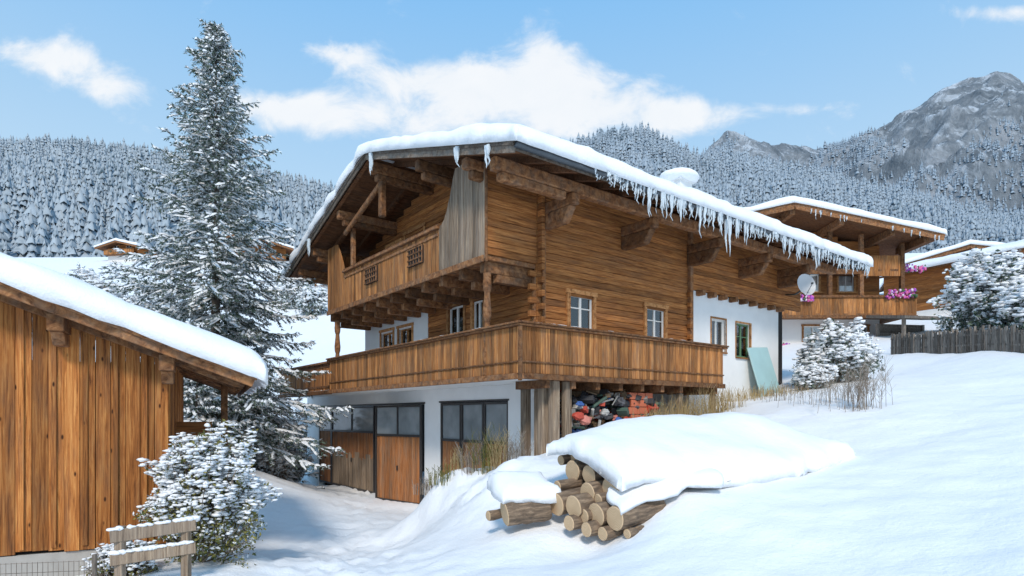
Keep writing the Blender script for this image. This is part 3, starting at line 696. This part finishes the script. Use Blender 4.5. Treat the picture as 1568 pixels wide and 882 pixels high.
w=MB(); w.box(xl+.2,xr-.02,Y+.3,Y+12,3,11.0,0); panel(w,'y',Y,xl,xr,2.5,6.39,.2,[(19.2,20.4,4.6,5.9),(22.4,23.4,4.6,5.9)]); w.box(xr-.2,xr,Y+.21,Y+12,2.5,6.4); w.obj('plaster_walls',[m_plaster],nb)
w=MB(); hboards(w,'x',xr-.05,Y+.2,Y+12,6.4,11.4,.3,.1); w.obj('side_walls',[m_logH],nb)
w=MB()
for o in [(18.7,20.2,8.2,9.9),(21.5,22.5,8.2,9.9),(19.2,20.4,4.6,5.9),(22.4,23.4,4.6,5.9)]: window(w,'y',Y,*o,cas=.12)
w.obj('windows',WM,nb)
w=MB(); Yb=Y-1.5
w.box(17,xr+1.4,Yb,Y,6.35,6.5,1); vboards(w,'y',Yb,16.5,xr+1.4,6.4,7.5,.25,.05); w.box(16.5,xr+1.5,Yb-.1,Yb+.1,7.5,7.65,1); w.box(16.5,xr+1.5,Yb-.06,Yb+.05,6.2,6.39,1)
vboards(w,'x',xr+1.4,Yb,Y+10,6.4,7.5,.25,.05); w.box(xr,xr+1.4,Y,Y+10,6.35,6.5,1)
w.box(20.2,xr+.8,Yb+.1,Y,9.2,9.35,1); vboards(w,'y',Yb+.1,22.0,xr+.6,8.9,10.2,.25,.05); w.box(16.5,22.4,Yb,Yb+.1,9.0,9.3,1)
for x in (17,20.2,22.2,xr+.6): w.box(x-.12,x+.12,Yb+.02,Yb+.26,6.5,nr(x)-.4,1)
w.box(18,22.5,Y-.12,Y-.02,10.4,10.6,1)
w.obj('balconies',[m_brdV,m_beam],nb)
w=MB(); 
for (xa,xb) in ((9.5,pk),(pk,26.3)):
    w.hexa([(xa,Y-3,nr(xa)-.2),(xb,Y-3,nr(xb)-.2),(xb,Y+13,nr(xb)-.2),(xa,Y+13,nr(xa)-.2),(xa,Y-3,nr(xa)),(xb,Y-3,nr(xb)),(xb,Y+13,nr(xb)),(xa,Y+13,nr(xa))],0)
    w.beam((xa,Y-3.05,nr(xa)-.2),(xb,Y-3.05,nr(xb)-.2),.06,.4,1)
for x in (14.6,17.2,20.2,23.3,25.4): w.box(x-.15,x+.15,Y-2.8,Y,nr(x)-.65,nr(x)-.22,1)
w.obj('roof_structure',[m_dark,m_beam],nb)
snow_slab('roof_snow',lambda s,t_:(9.4+17.1*s,Y-3.2+16.4*t_,nr(9.4+17.1*s)+.01),17.1,16.4,.42,nb,.8,5,rim=.5)
w=MB(); flowers(w,17.4,19.0,Yb-.15,7.55,70); flowers(w,23.6,25.5,Yb-.15,7.75,80); flowers(w,25.8,27.6,Yb+2,9.9,60); flowers(w,16.3,18.2,Y-.5,4.5,110); w.obj('flower_boxes',m_fl,nb)
ic=MB()
for i in range(16): x=U(18,26); icicle(x,Y-3.1,nr(x)-.2,U(.2,.6),.05)
ic.obj('icicles',[m_ice],nb)
def chalet2(name,px,py,Y,W_,D_,Hh,rot,low=1.2,sl=.25):
    loc=px3(px,py,Y)
    if py==0: loc=(loc[0],Y,tz(loc[0],Y)+.2)
    e=empty(name,loc,rot); w=MB()
    pkz=Hh+sl*W_/2
    hboards(w,'y',0,-W_/2,W_/2,low,pkz,.3,.15,[(-W_*.3,-W_*.12,low+.8,low+2),(W_*.12,W_*.3,low+.8,low+2)],lambda z:(-(pkz-z)/sl,(pkz-z)/sl) if z<pkz-.2 else None)
    hboards(w,'x',-W_/2,.16,D_,low,Hh,.3,.1); hboards(w,'x',W_/2-.1,.16,D_,low,Hh,.3,.1)
    w.obj('log_walls',[m_logH],e)
    w=MB(); w.box(-W_/2+.15,W_/2-.15,.3,D_-.1,-3,Hh,0); w.box(-W_/2,W_/2,0,D_,-3,low-.01,0); w.obj('plaster_walls',[m_plaster],e)
    w=MB()
    for s in (-1,1): window(w,'y',0,*( (-W_*.3,-W_*.12) if s<0 else (W_*.12,W_*.3)),low+.8,low+2)
    w.obj('windows',WM,e)
    w=MB(); vboards(w,'y',-1.1,-W_/2,W_/2,low,low+.9,.25,.05); w.box(-W_/2,W_/2,-1.2,-.95,low+.91,low+1.0,1); w.box(-W_/2,W_/2,-1.04,-.01,low-.05,low+.05,1); w.obj('balcony',[m_brdV,m_beam],e)
    ov=1.4; f=lambda x:pkz+.1-sl*abs(x)
    w=MB()
    for a,b2 in ((-W_/2-ov,0),(0,W_/2+ov)):
        w.hexa([(a,-1.8,f(a)-.2),(b2,-1.8,f(b2)-.2),(b2,D_+1,f(b2)-.2),(a,D_+1,f(a)-.2),(a,-1.8,f(a)),(b2,-1.8,f(b2)),(b2,D_+1,f(b2)),(a,D_+1,f(a))],0); w.beam((a,-1.85,f(a)-.2),(b2,-1.85,f(b2)-.2),.06,.4,1)
    w.obj('roof_structure',[m_dark,m_beam],e)
    TW=W_+2*ov+.3
    snow_slab('roof_snow',lambda s,t_:(-TW/2+TW*s,-2+(D_+3.2)*t_,f(-TW/2+TW*s)+.01),TW,D_+3.2,.45,e,.9,px,rim=.5)
    return e
chalet2('neighbouring_chalet',1478,500,58,9,10,6.2,math.radians(-25))
chalet2('neighbouring_chalet',1585,488,46,8,9,4.6,math.radians(28))
chalet2('hillside_chalet',400,0,118,9,8,3.6,math.radians(20),1.2)
chalet2('hillside_chalet',365,0,128,8,8,3.4,math.radians(-15),1.2)
chalet2('hillside_chalet',188,0,125,7,7,2.6,math.radians(-10),1.0)
chalet2('hillside_chalet',475,0,95,6,5,2.6,math.radians(-10),1.0)
w=MB(); e=empty('open_shed',px3(1420,520,36),math.radians(10)); 
for x in (-1.6,1.6): 
    for y in (0,2): w.box(x-.08,x+.08,y-.08,y+.08,-1.5,1.2)
w.hexa([(-2,-.5,1.15),(2,-.5,1.15),(2,2.5,1.6),(-2,2.5,1.6),(-2,-.5,1.3),(2,-.5,1.3),(2,2.5,1.8),(-2,2.5,1.8)]); hboards(w,'y',2,-1.6,1.6,-1.5,1.2,.2,.04); w.obj('shed_frame',[m_fence],e)
# ============================================================ VEGETATION
def spruce(name,base,H,Rr,seed,frost=.5,dens=1.0,lean=0,lowf=.06,bl=.15,bw=.022,wsp=.30):
    r=np.random.default_rng(seed); e=empty(name,base,0); tr=MB()
    tr.tube([(0,0,-.6),(0,0,H*.3),(.05,0,H*.6),(0,.03,H*.99)],[H*.014,H*.010,H*.006,.012],10); 
    segs=[]; h=lowf*H
    while h<H*.99:
        f=h/H; nb_=int(r.integers(5,8)); a0=r.uniform(0,6.28)
        for i in range(nb_):
            a=a0+6.283*i/nb_+r.uniform(-.3,.3); Lb=(Rr*(1-f)**.9+.15)*r.uniform(.45,1.1)
            if r.random()<.12: Lb*=1.3
            dx,dy=math.cos(a),math.sin(a); up=.60*f-.10+r.uniform(-.12,.12); dr=.42*(1-f)+.05
            k=max(3,int(Lb/.3)); P=[]
            for q in range(k+1):
                t=q/k; P.append(np.array([dx*Lb*t,dy*Lb*t,h+Lb*(up*t-dr*t*t+ .5*t**4*dr*1.3)]))
            tr.tube([tuple(x) for x in P],[max(.007,.026*(1-q/k)*min(1,Lb/2)) for q in range(k+1)],4,0,False)
            nt_=int(Lb*10*dens)+4
            for q in range(nt_):
                t=.08+.92*(q+r.random())/nt_; ii=min(k-1,int(t*k)); p=P[ii]+(P[ii+1]-P[ii])*(t*k-ii)
                sd=1 if q%2 else -1; ln=(.16+.38*Lb*(1-t)**.8)*r.uniform(.5,1.2); ln=min(ln,1.1)
                ang=a+sd*r.uniform(.4,1.0); 
                d=np.array([math.cos(ang),math.sin(ang),r.uniform(-.65,.0)]); segs.append((p,p+d*ln))
            for q in range(k): segs.append((P[q],P[q+1]))
        h+=(wsp*r.uniform(.7,1.3))*(.5+.5*min(1,(1-f)*2.5))
    S0=np.array([s[0] for s in segs]); S1=np.array([s[1] for s in segs]); ln=np.linalg.norm(S1-S0,axis=1)
    cnt=np.maximum(3,(ln*46*dens).astype(int)); id_=np.repeat(np.arange(len(segs)),cnt); Nn=len(id_)
    t=r.random(Nn)[:,None]; p=S0[id_]+(S1-S0)[id_]*t; d=(S1-S0)[id_]/ln[id_][:,None]
    q=r.normal(0,1,(Nn,3)); q-=d*(q*d).sum(1)[:,None]; q/=np.linalg.norm(q,axis=1)[:,None]
    q[:,2]=q[:,2]*.7-.1
    dirn=d*.6+q*.7; l=r.uniform(.6,1.3,Nn)[:,None]*bl; side=np.cross(dirn,r.normal(0,1,(Nn,3))); side/=np.linalg.norm(side,axis=1)[:,None]+1e-6
    wv_=bw*r.uniform(.7,1.3,Nn)[:,None]
    V=np.stack([p-side*wv_,p+side*wv_,p+dirn*l],1).reshape(-1,3); T=np.arange(Nn*3).reshape(-1,3)
    up=q[:,2]; M=np.where(r.random(Nn)<np.where(up>.0,frost,frost*.35),1,0)
    npmesh('needles',V,T,[m_needle,m_frost],M,e)
    sel=np.nonzero(r.random(len(segs))<(.3+.5*frost))[0]; VV=[];TT=[]
    for i in sel:
        a=S0[i]+(S1[i]-S0[i])*r.uniform(0,.3); b=S0[i]+(S1[i]-S0[i])*r.uniform(.7,1.0)
        dd=b-a; s=np.array([-dd[1],dd[0],0]); s/=np.linalg.norm(s)+1e-6
        K=3; o=len(VV)
        for z in range(K+1):
            f=z/K; c=a+dd*f; w_=r.uniform(.025,.065)*(.5 if z in(0,K) else 1); hh=r.uniform(.03,.07)*(.3 if z in(0,K) else 1)
            VV+= [c-s*w_-[0,0,.01],c+[0,0,hh+.01],c+s*w_-[0,0,.01]]
        for z in range(K):
            q0=o+z*3
            TT+= [(q0,q0+1,q0+4,q0+3),(q0+1,q0+2,q0+5,q0+4)]
    npmesh('branch_snow',np.array(VV),np.array(TT),[m_snowF],None,e,smooth=True)
    tr.obj('trunk_and_limbs',[m_bark],e,smooth=True); return e
X_=(330-CX)/F*22; spruce('snowy_spruce_tree',(X_,22,tz(X_,22)),(HY-32)/F*22-tz(X_,22),5.3,5,.52,.75,wsp=.34)
X_=(385-CX)/F*24; spruce('snowy_spruce_tree',(X_-.3,24,tz(X_,24)),6.2,3.6,8,.85,.7,wsp=.35)
X_=(300-CX)/F*19; spruce('snowy_spruce_tree',(X_,19,tz(X_,19)),4.2,1.8,12,.6,.75,wsp=.3)
def bush(name,base,r3,seed,nleaf=5000,nsnow=900,lm=None,sz=.06,sn=(.04,.10),holes=.15,stems=10,nt=260,fr=.3):
    r=np.random.default_rng(seed); e=empty(name,base,0); rx,ry,rzz=r3
    def pts(N,p,upb=0):
        d=r.normal(0,1,(N*2,3)); d/=np.linalg.norm(d,axis=1)[:,None]; 
        if upb: d[:,2]=np.abs(d[:,2]) *np.where(r.random(N*2)<upb,1,-.5)
        rad=r.random(N*2)**p
        lump=np.array([1+.45*noise.noise(Vector((v[0]*2.1+seed,v[1]*2.1,v[2]*2.1)))+.35*noise.noise(Vector((v[0]*5+seed,v[1]*5,v[2]*5))) for v in d])
        P=d*(rad*lump)[:,None]
        keep=np.array([noise.noise(Vector((v[0]*3.2,v[1]*3.2+seed,v[2]*3.2)))>-holes for v in P]); P=P[keep][:N]
        P=P*np.array([rx,ry,rzz]); P[:,2]+=rzz*.95; return P[P[:,2]>-.1]
    P=pts(nleaf,.33); Nn=len(P); a=r.normal(0,1,(Nn,3)); a/=np.linalg.norm(a,axis=1)[:,None]; b=np.cross(a,r.normal(0,1,(Nn,3))); b/=np.linalg.norm(b,axis=1)[:,None]
    s=sz*r.uniform(.5,1.3,Nn)[:,None]
    V=np.stack([P-a*s,P-b*s*.45,P+a*s,P+b*s*.45],1).reshape(-1,3)
    npmesh('leaves',V,np.arange(Nn*4).reshape(-1,4),[lm or m_leaf,m_frost],np.where(r.random(Nn)<fr,1,0),e)
    P=pts(nsnow,.2,.86); sm=MB()
    for p in P:
        q=r.uniform(*sn); sm.ell(p+np.array([0,0,.02]),(q*r.uniform(.7,1.9),q*r.uniform(.7,1.9),q*r.uniform(.3,.65)),0,5,4,.3,r.uniform(0,3))
    sm.obj('snow_clumps',[m_snowF],e,smooth=True)
    tw=MB(); Pt=pts(nt,.2)
    for p in Pt:
        o=np.array([p[0]*.45,p[1]*.45,max(.0,p[2]*.5)]); tw.tube([tuple(o),tuple((o+p)/2+r.normal(0,.03,3)),tuple(p*1.06)],[.012,.008,.003],3,0,False)
    for i in range(stems):
        a=r.uniform(0,6.28); tw.tube([(0,0,-.3),(rx*.25*math.cos(a),ry*.25*math.sin(a),rzz*.6),(rx*.6*math.cos(a),ry*.6*math.sin(a),rzz*1.3)],[.04,.025,.008],5,0,False)
    tw.obj('twigs',[m_twig],e); return e
def atpx(px,Y,dz=0): x=(px-CX)/F*Y; return (x,Y,tz(x,Y)+dz)
bush('snow_covered_bush',atpx(312,9.2,-.05),(.82,.66,1.02),3,15000,3600,None,.034,(.016,.048),.22)
bush('snow_covered_bush',atpx(190,8.4,-.1),(.42,.35,.28),33,2200,600,None,.03,(.014,.035))
bush('snow_covered_shrub',atpx(1285,22,-.2),(1.25,1.1,1.15),9,9000,2400,m_needle,.07,(.04,.10))
bush('snow_covered_shrub',atpx(1245,21,-.2),(.6,.6,.55),19,2500,700,m_needle,.06,(.04,.09))
bush('snow_covered_tree',atpx(1525,27,-.2),(2.0,1.6,2.1),13,11000,3200,m_needle,.11,(.05,.14))
bush('snow_covered_tree',atpx(1590,24.5,-.2),(1.3,1.3,1.3),14,5000,1500,m_needle,.10,(.05,.14))
for px,Y,s,sd in ((400,26,1.2,21),(440,27,.95,22),(370,25,1.5,23),(470,33,1.2,24),(350,23,1.1,29),(415,23,.7,41)):
    bush('frosted_shrub',atpx(px,Y,-.2),(s,s,s*1.1),sd,3000,650,m_brtwig,.08,(.03,.09),.0,10,420,.65)
for px,Y,s,sd in ((62,60,2.6,25),(95,62,2.2,26),(140,66,3.2,27),(455,85,2.2,28),(478,80,2.0,30),(20,64,2.2,31),(430,88,1.6,32),(240,62,3.0,34),(190,60,2.4,35)):
    bush('frosted_tree',atpx(px,Y,-.3),(s,s,s*1.05),sd,3000,600,m_brtwig if sd%2 else m_needle,.24,(.10,.28),.0,8,300,.6)
def tuft(name,base,n_,hgt,spread,mat,w=.006,branch=0,seed=1):
    r=random.Random(seed); mb=MB()
    for i in range(n_):
        x=r.gauss(0,spread);y=r.gauss(0,spread*.6); a=r.uniform(0,6.28); h=hgt*r.uniform(.4,1.1); bx=r.uniform(.05,.4)*h
        p=[(x,y,-.1),(x+bx*.3*math.cos(a),y+bx*.3*math.sin(a),h*.55),(x+bx*math.cos(a),y+bx*math.sin(a),h)]
        mb.tube(p,[w,w*.8,w*.3],3,0,False)
        for q in range(branch):
            f=r.uniform(.35,.95); a2=r.uniform(0,6.28); bp=Vector(p[0]).lerp(Vector(p[2]),f); mb.tube([bp,bp+Vector((math.cos(a2)*.14*h,math.sin(a2)*.14*h,.2*h))],[w*.6,w*.3],3,0,False)
    o=mb.obj(name,[mat]); o.location=base; return o
for i,(px,Y,h) in enumerate(((1030,16.6,.75),(1055,17.2,.8),(1085,17.8,.95),(1108,18.6,.7),(1000,16,.45))): tuft('dry_grass',atpx(px,Y),110,h,.28,m_straw,.007,0,i)
tuft('dry_grass',atpx(1160,20.3),160,.35,.7,m_straw,.009,0,11); tuft('dry_grass',atpx(1200,20.9),140,.3,.7,m_straw,.009,0,12)
for i,(px,Y,h) in enumerate(((785,13.2,.65),(765,13.3,.85),(745,13.4,.9),(725,13.6,.7),(700,13.9,.45),(680,13.6,.35),(655,13.9,.3))): tuft('dry_weeds',atpx(px,Y,.05),38,h,.14,[m_brtwig,m_straw,m_leaf][i%3],.0065,6,i+20)
tuft('dry_bare_shrub',atpx(1315,15.5),60,1.25,.3,m_brtwig,.0065,9,31); tuft('dry_bare_shrub',atpx(1195,18.3),28,.55,.25,m_brtwig,.006,5,32); tuft('dry_bare_shrub',atpx(1285,16.5),34,.9,.35,m_brtwig,.005,6,33)
tuft('dry_bare_shrub',atpx(1235,17),24,.6,.3,m_brtwig,.005,6,34)
# ============================================================ LOG PILE
lp=empty('log_pile',(0,0,0),0); dv=Vector((.81,.57,.10)).normalized()
def log(px,py,rpx,Y,Ln,dd=None):
    d=Vector(dd).normalized() if dd else (dv+Vector((U(-.05,.05),U(-.04,.04),U(-.03,.03)))).normalized(); r=rpx/F*Y
    p=Vector(px3(px,py,Y)); mb=MB(); k=8
    pts=[(U(-.01,.01),U(-.01,.01),Ln*i/k) for i in range(k+1)]
    mb.tube(pts,[r*(1+.03*math.sin(i*2.1+px))*(1-.02*i) for i in range(k+1)],14,0,True,1,.035)
    o=mb.obj('log',[m_logbark,m_endg],lp,smooth=False); o.location=p; o.rotation_euler=d.to_track_quat('Z','Y').to_euler()
    b2=o.modifiers.new('b','BEVEL'); b2.width=.012; b2.limit_method='ANGLE'; b2.angle_limit=1.0
for a in [(935,748,20,9.5,4.4),(901,728,15,9.9,5.0),(876,722,16,10.2,5.0),(882,700,13,10.5,4.8),(858,705,8,10.6,4.8),(899,754,16,9.65,4),(877,776,18,9.5,3.6),(851,772,18,9.75,3.6),
 (912,789,18,9.3,2),(941,794,20,9.05,.95),(893,790,11,9.4,2),(870,802,12,9.4,2),(897,812,12,9.2,1.6),(922,818,11,9.1,1.0),(960,818,8,8.95,.5),(915,765,10,9.5,3),(853,745,9,10,4)]: log(*a)
log(1235,710,7,11.7,.7,(.93,.3,.05)); log(1085,740,7,9.9,.6,(.93,.3,.1)); log(772,786,20,9.6,.75,(.93,.3,.03)); log(747,790,8,9.8,.7,(.9,.5,.1))
pp=Vector((-.57,.81,0))
def LP(s,t_):
    s=min(1,max(0,s)); t_=min(1,max(0,t_))
    base=Vector(px3(935,748,9.5))+Vector((0,0,.10)); c=base+dv*(-.10+5.6*s)+pp*(-.34+1.85*t_)
    fr=.06+.55*math.sin(min(1,t_*1.25)*1.57)-.12*t_
    k=min(1,max(0,(s-.12)/.25)); c+=-pp*(.45*k*(1-t_)); fr-=.26*k*(1-t_)**1.5
    c.z+=fr-.10+.07*math.sin(s*3.14)-.05*s-.35*max(0,s-.6)**1.5
    c+=Vector((.25,-.12,0))*s
    if s>.15:
        g=tz(c.x,c.y); w=min(1,(s-.15)/.3)*(1-t_)**2
        c.z=c.z*(1-w)+min(c.z,g+.0)*w
        w2=max(0,(s-.85)/.15)**2; c.z=c.z*(1-w2)+min(c.z,g+.02)*w2
    return c
snow_slab('pile_snow',LP,5.8,1.95,.35,lp,.14,21,rim=.3,nz=.2,wav=.08)
snow_slab('log_snow',lambda s,t_:Vector(px3(770,768,9.45))+Vector((.85,.33,.02))*s*1.05+Vector((-.25,.7,.16))*t_,1.0,.75,.32,lp,.1,31,rim=.25,nz=.3,wav=.06)
snow_slab('log_snow',lambda s,t_:Vector(px3(952,781,8.95))+Vector((.93,.42,.20))*s*1.9+Vector((-.25,.5,.14))*t_,1.9,.5,.12,lp,.12,41,rim=.3,nz=.5,wav=.08)
# ============================================================ FENCES
def picket(name,P0,P1,n_,h,mat):
    mb=MB(); 
    for i in range(n_):
        f=i/(n_-1); x=P0[0]+(P1[0]-P0[0])*f; y=P0[1]+(P1[1]-P0[1])*f; z=tz(x,y); hh=h*U(.85,1.1)
        mb.beam((x,y,z-.2),(x+U(-.03,.03),y,z+hh),.09,.025); 
    for q in (.3,.75):
        for i in range(8):
            f0,f1=i/8,(i+1)/8; a=[P0[0]+(P1[0]-P0[0])*f0,P0[1]+(P1[1]-P0[1])*f0+.04]; b=[P0[0]+(P1[0]-P0[0])*f1,P0[1]+(P1[1]-P0[1])*f1+.04]
            mb.beam((a[0],a[1],tz(*a)+h*q),(b[0],b[1],tz(*b)+h*q),.04,.08)
    return mb.obj(name,[mat])
a=px3(1365,0,30); b2=px3(1640,0,20.5); picket('wooden_picket_fence',(a[0],30),(b2[0],20.5),110,.95,m_fence)
fe=empty('wooden_rail_fence'); mb=MB(); sn_=MB()
for py0,py1,hw in ((822,803,.08),(858,838,.075)):
    a=Vector(px3(168,py0,7.6)); b=Vector(px3(300,py1,8.1)); mb.beam(a,b,.05,hw*2)
    for i in range(26): 
        if R()<.8:
            c=a.lerp(b,(i+U(.2,.8))/26); sn_.ell(c+Vector((0,0,hw+.008)),(U(.04,.09),.035,U(.012,.035)),0,8,6,.15)
for f in (.08,.85):
    a=Vector(px3(168,850,7.6)).lerp(Vector(px3(300,830,8.1)),f); mb.beam(a+Vector((0,.06,-.7)),a+Vector((0,.06,.34)),.1,.1)
mb.obj('rails_and_posts',[m_grayV],fe,bevel=.008); sn_.obj('rail_snow',[m_snowR],fe,smooth=True)
mb=MB(); wa=Vector((-7.4,7.3,0)); wb=Vector(px3(160,0,7.7)); wb.z=0
for i in range(40):
    c=wa.lerp(wb,i/39); z=-1.98; mb.tube([(c.x,c.y,z-.6),(c.x,c.y,z+.16)],[.004,.004],4)
for q in range(6):
    z=-1.98-.45+q*.12; mb.tube([(wa.x,wa.y,z),(wb.x,wb.y,z)],[.004,.004],4)
for f in (.2,.95):
    c=wa.lerp(wb,f); mb.tube([(c.x,c.y,-3),(c.x,c.y,-1.75)],[.03,.03],8)
mb.obj('wire_mesh_fence',[m_fence])
mb=MB()
for dz in (0,.5):
    P=[]
    for i in range(13):
        f=i/12; P.append((38+22*f,60,17+dz+3*f-1.2*math.sin(f*3.14)))
    mb.tube(P,[.02]*13,4,0,False)
mb.obj('power_lines',[m_black])
# ============================================================ WORLD
SUN=Vector((-.02,-1,.85)).normalized()
wd=bpy.data.worlds.new('World'); scene.world=wd; wd.use_nodes=True; nt=wd.node_tree
bg=nt.nodes['Background']; bg.inputs[1].default_value=.15
sk=nt.nodes.new('ShaderNodeTexSky'); sk.sky_type='NISHITA'; sk.sun_disc=False
sk.sun_elevation=math.asin(SUN.z); sk.sun_rotation=math.atan2(SUN.x,SUN.y); sk.air_density=1.0; sk.dust_density=.6; sk.altitude=900
tc=nt.nodes.new('ShaderNodeTexCoord'); sp=nt.nodes.new('ShaderNodeSeparateXYZ'); L(nt,tc.outputs['Generated'],sp.inputs[0])
yy=math_(nt,'ADD',math_(nt,'ABSOLUTE',sp.outputs[1]),.03); ka=math_(nt,'DIVIDE',sp.outputs[0],yy); kb=math_(nt,'DIVIDE',sp.outputs[2],yy)
blobs=[(95,110,85,26,.95),(185,148,45,28,.85),(540,103,55,20,.8),(640,135,90,32,.75),(842,102,48,32,.85),(765,150,120,38,.85),(915,160,95,38,.8),(1030,195,80,30,.7),(450,185,110,32,.8),(1505,45,90,13,.65),(1225,182,75,13,.55),(740,205,300,34,.7)]
tot=None
for (px,py,sx,sy,am) in blobs:
    a=math_(nt,'MULTIPLY',math_(nt,'SUBTRACT',ka,(px-CX)/F),F/sx); a=math_(nt,'MULTIPLY',a,a)
    b=math_(nt,'MULTIPLY',math_(nt,'SUBTRACT',kb,(HY-py)/F),F/sy); b=math_(nt,'MULTIPLY_ADD',b,b,a)
    g=math_(nt,'MULTIPLY',math_(nt,'POWER',.3679,b),am)
    tot=g if tot is None else math_(nt,'ADD',tot,g)
tot=math_(nt,'MINIMUM',tot,1.25)
cmb=nt.nodes.new('ShaderNodeCombineXYZ'); L(nt,ka,cmb.inputs[0]); L(nt,math_(nt,'MULTIPLY',kb,1.4),cmb.inputs[1])
n1=noisev(nt,cmb.outputs[0],9,7,.62,.35)
dens=math_(nt,'ADD',tot,math_(nt,'MULTIPLY',math_(nt,'SUBTRACT',n1,.5),2.0))
mr=nd(nt,'ShaderNodeMapRange',interpolation_type='SMOOTHSTEP'); L(nt,dens,mr.inputs[0]); mr.inputs[1].default_value=.22; mr.inputs[2].default_value=.95
ccol=mixc(nt,n1,(5.7,6.05,6.4),(6.7,6.7,6.75))
hz=nd(nt,'ShaderNodeMapRange'); L(nt,sp.outputs[2],hz.inputs[0]); hz.inputs[1].default_value=.58; hz.inputs[2].default_value=.30; 
hcol=mixc(nt,hz.outputs[0],(1.7,3.9,6.6),(3.6,5.1,6.4))
skc=mixc(nt,.85,sk.outputs[0],hcol)
L(nt,mixc(nt,math_(nt,'MULTIPLY',mr.outputs[0],.93),skc,ccol),bg.inputs[0])
sl_=bpy.data.lights.new('sun','SUN'); sl_.energy=2.5; sl_.angle=math.radians(10); sl_.color=(1,.92,.82)
so=bpy.data.objects.new('sun',sl_); so.rotation_euler=SUN.to_track_quat('Z','Y').to_euler(); scene.collection.objects.link(so)
cam=bpy.data.cameras.new('camera'); cam.sensor_width=36; cam.lens=F/1568*36; cam.shift_y=(HY-441)/1568; cam.clip_end=8000
co=bpy.data.objects.new('camera',cam); co.rotation_euler=(math.pi/2,0,0); scene.collection.objects.link(co); scene.camera=co
scene.view_settings.view_transform='Standard'; scene.view_settings.look='None'; scene.view_settings.exposure=0
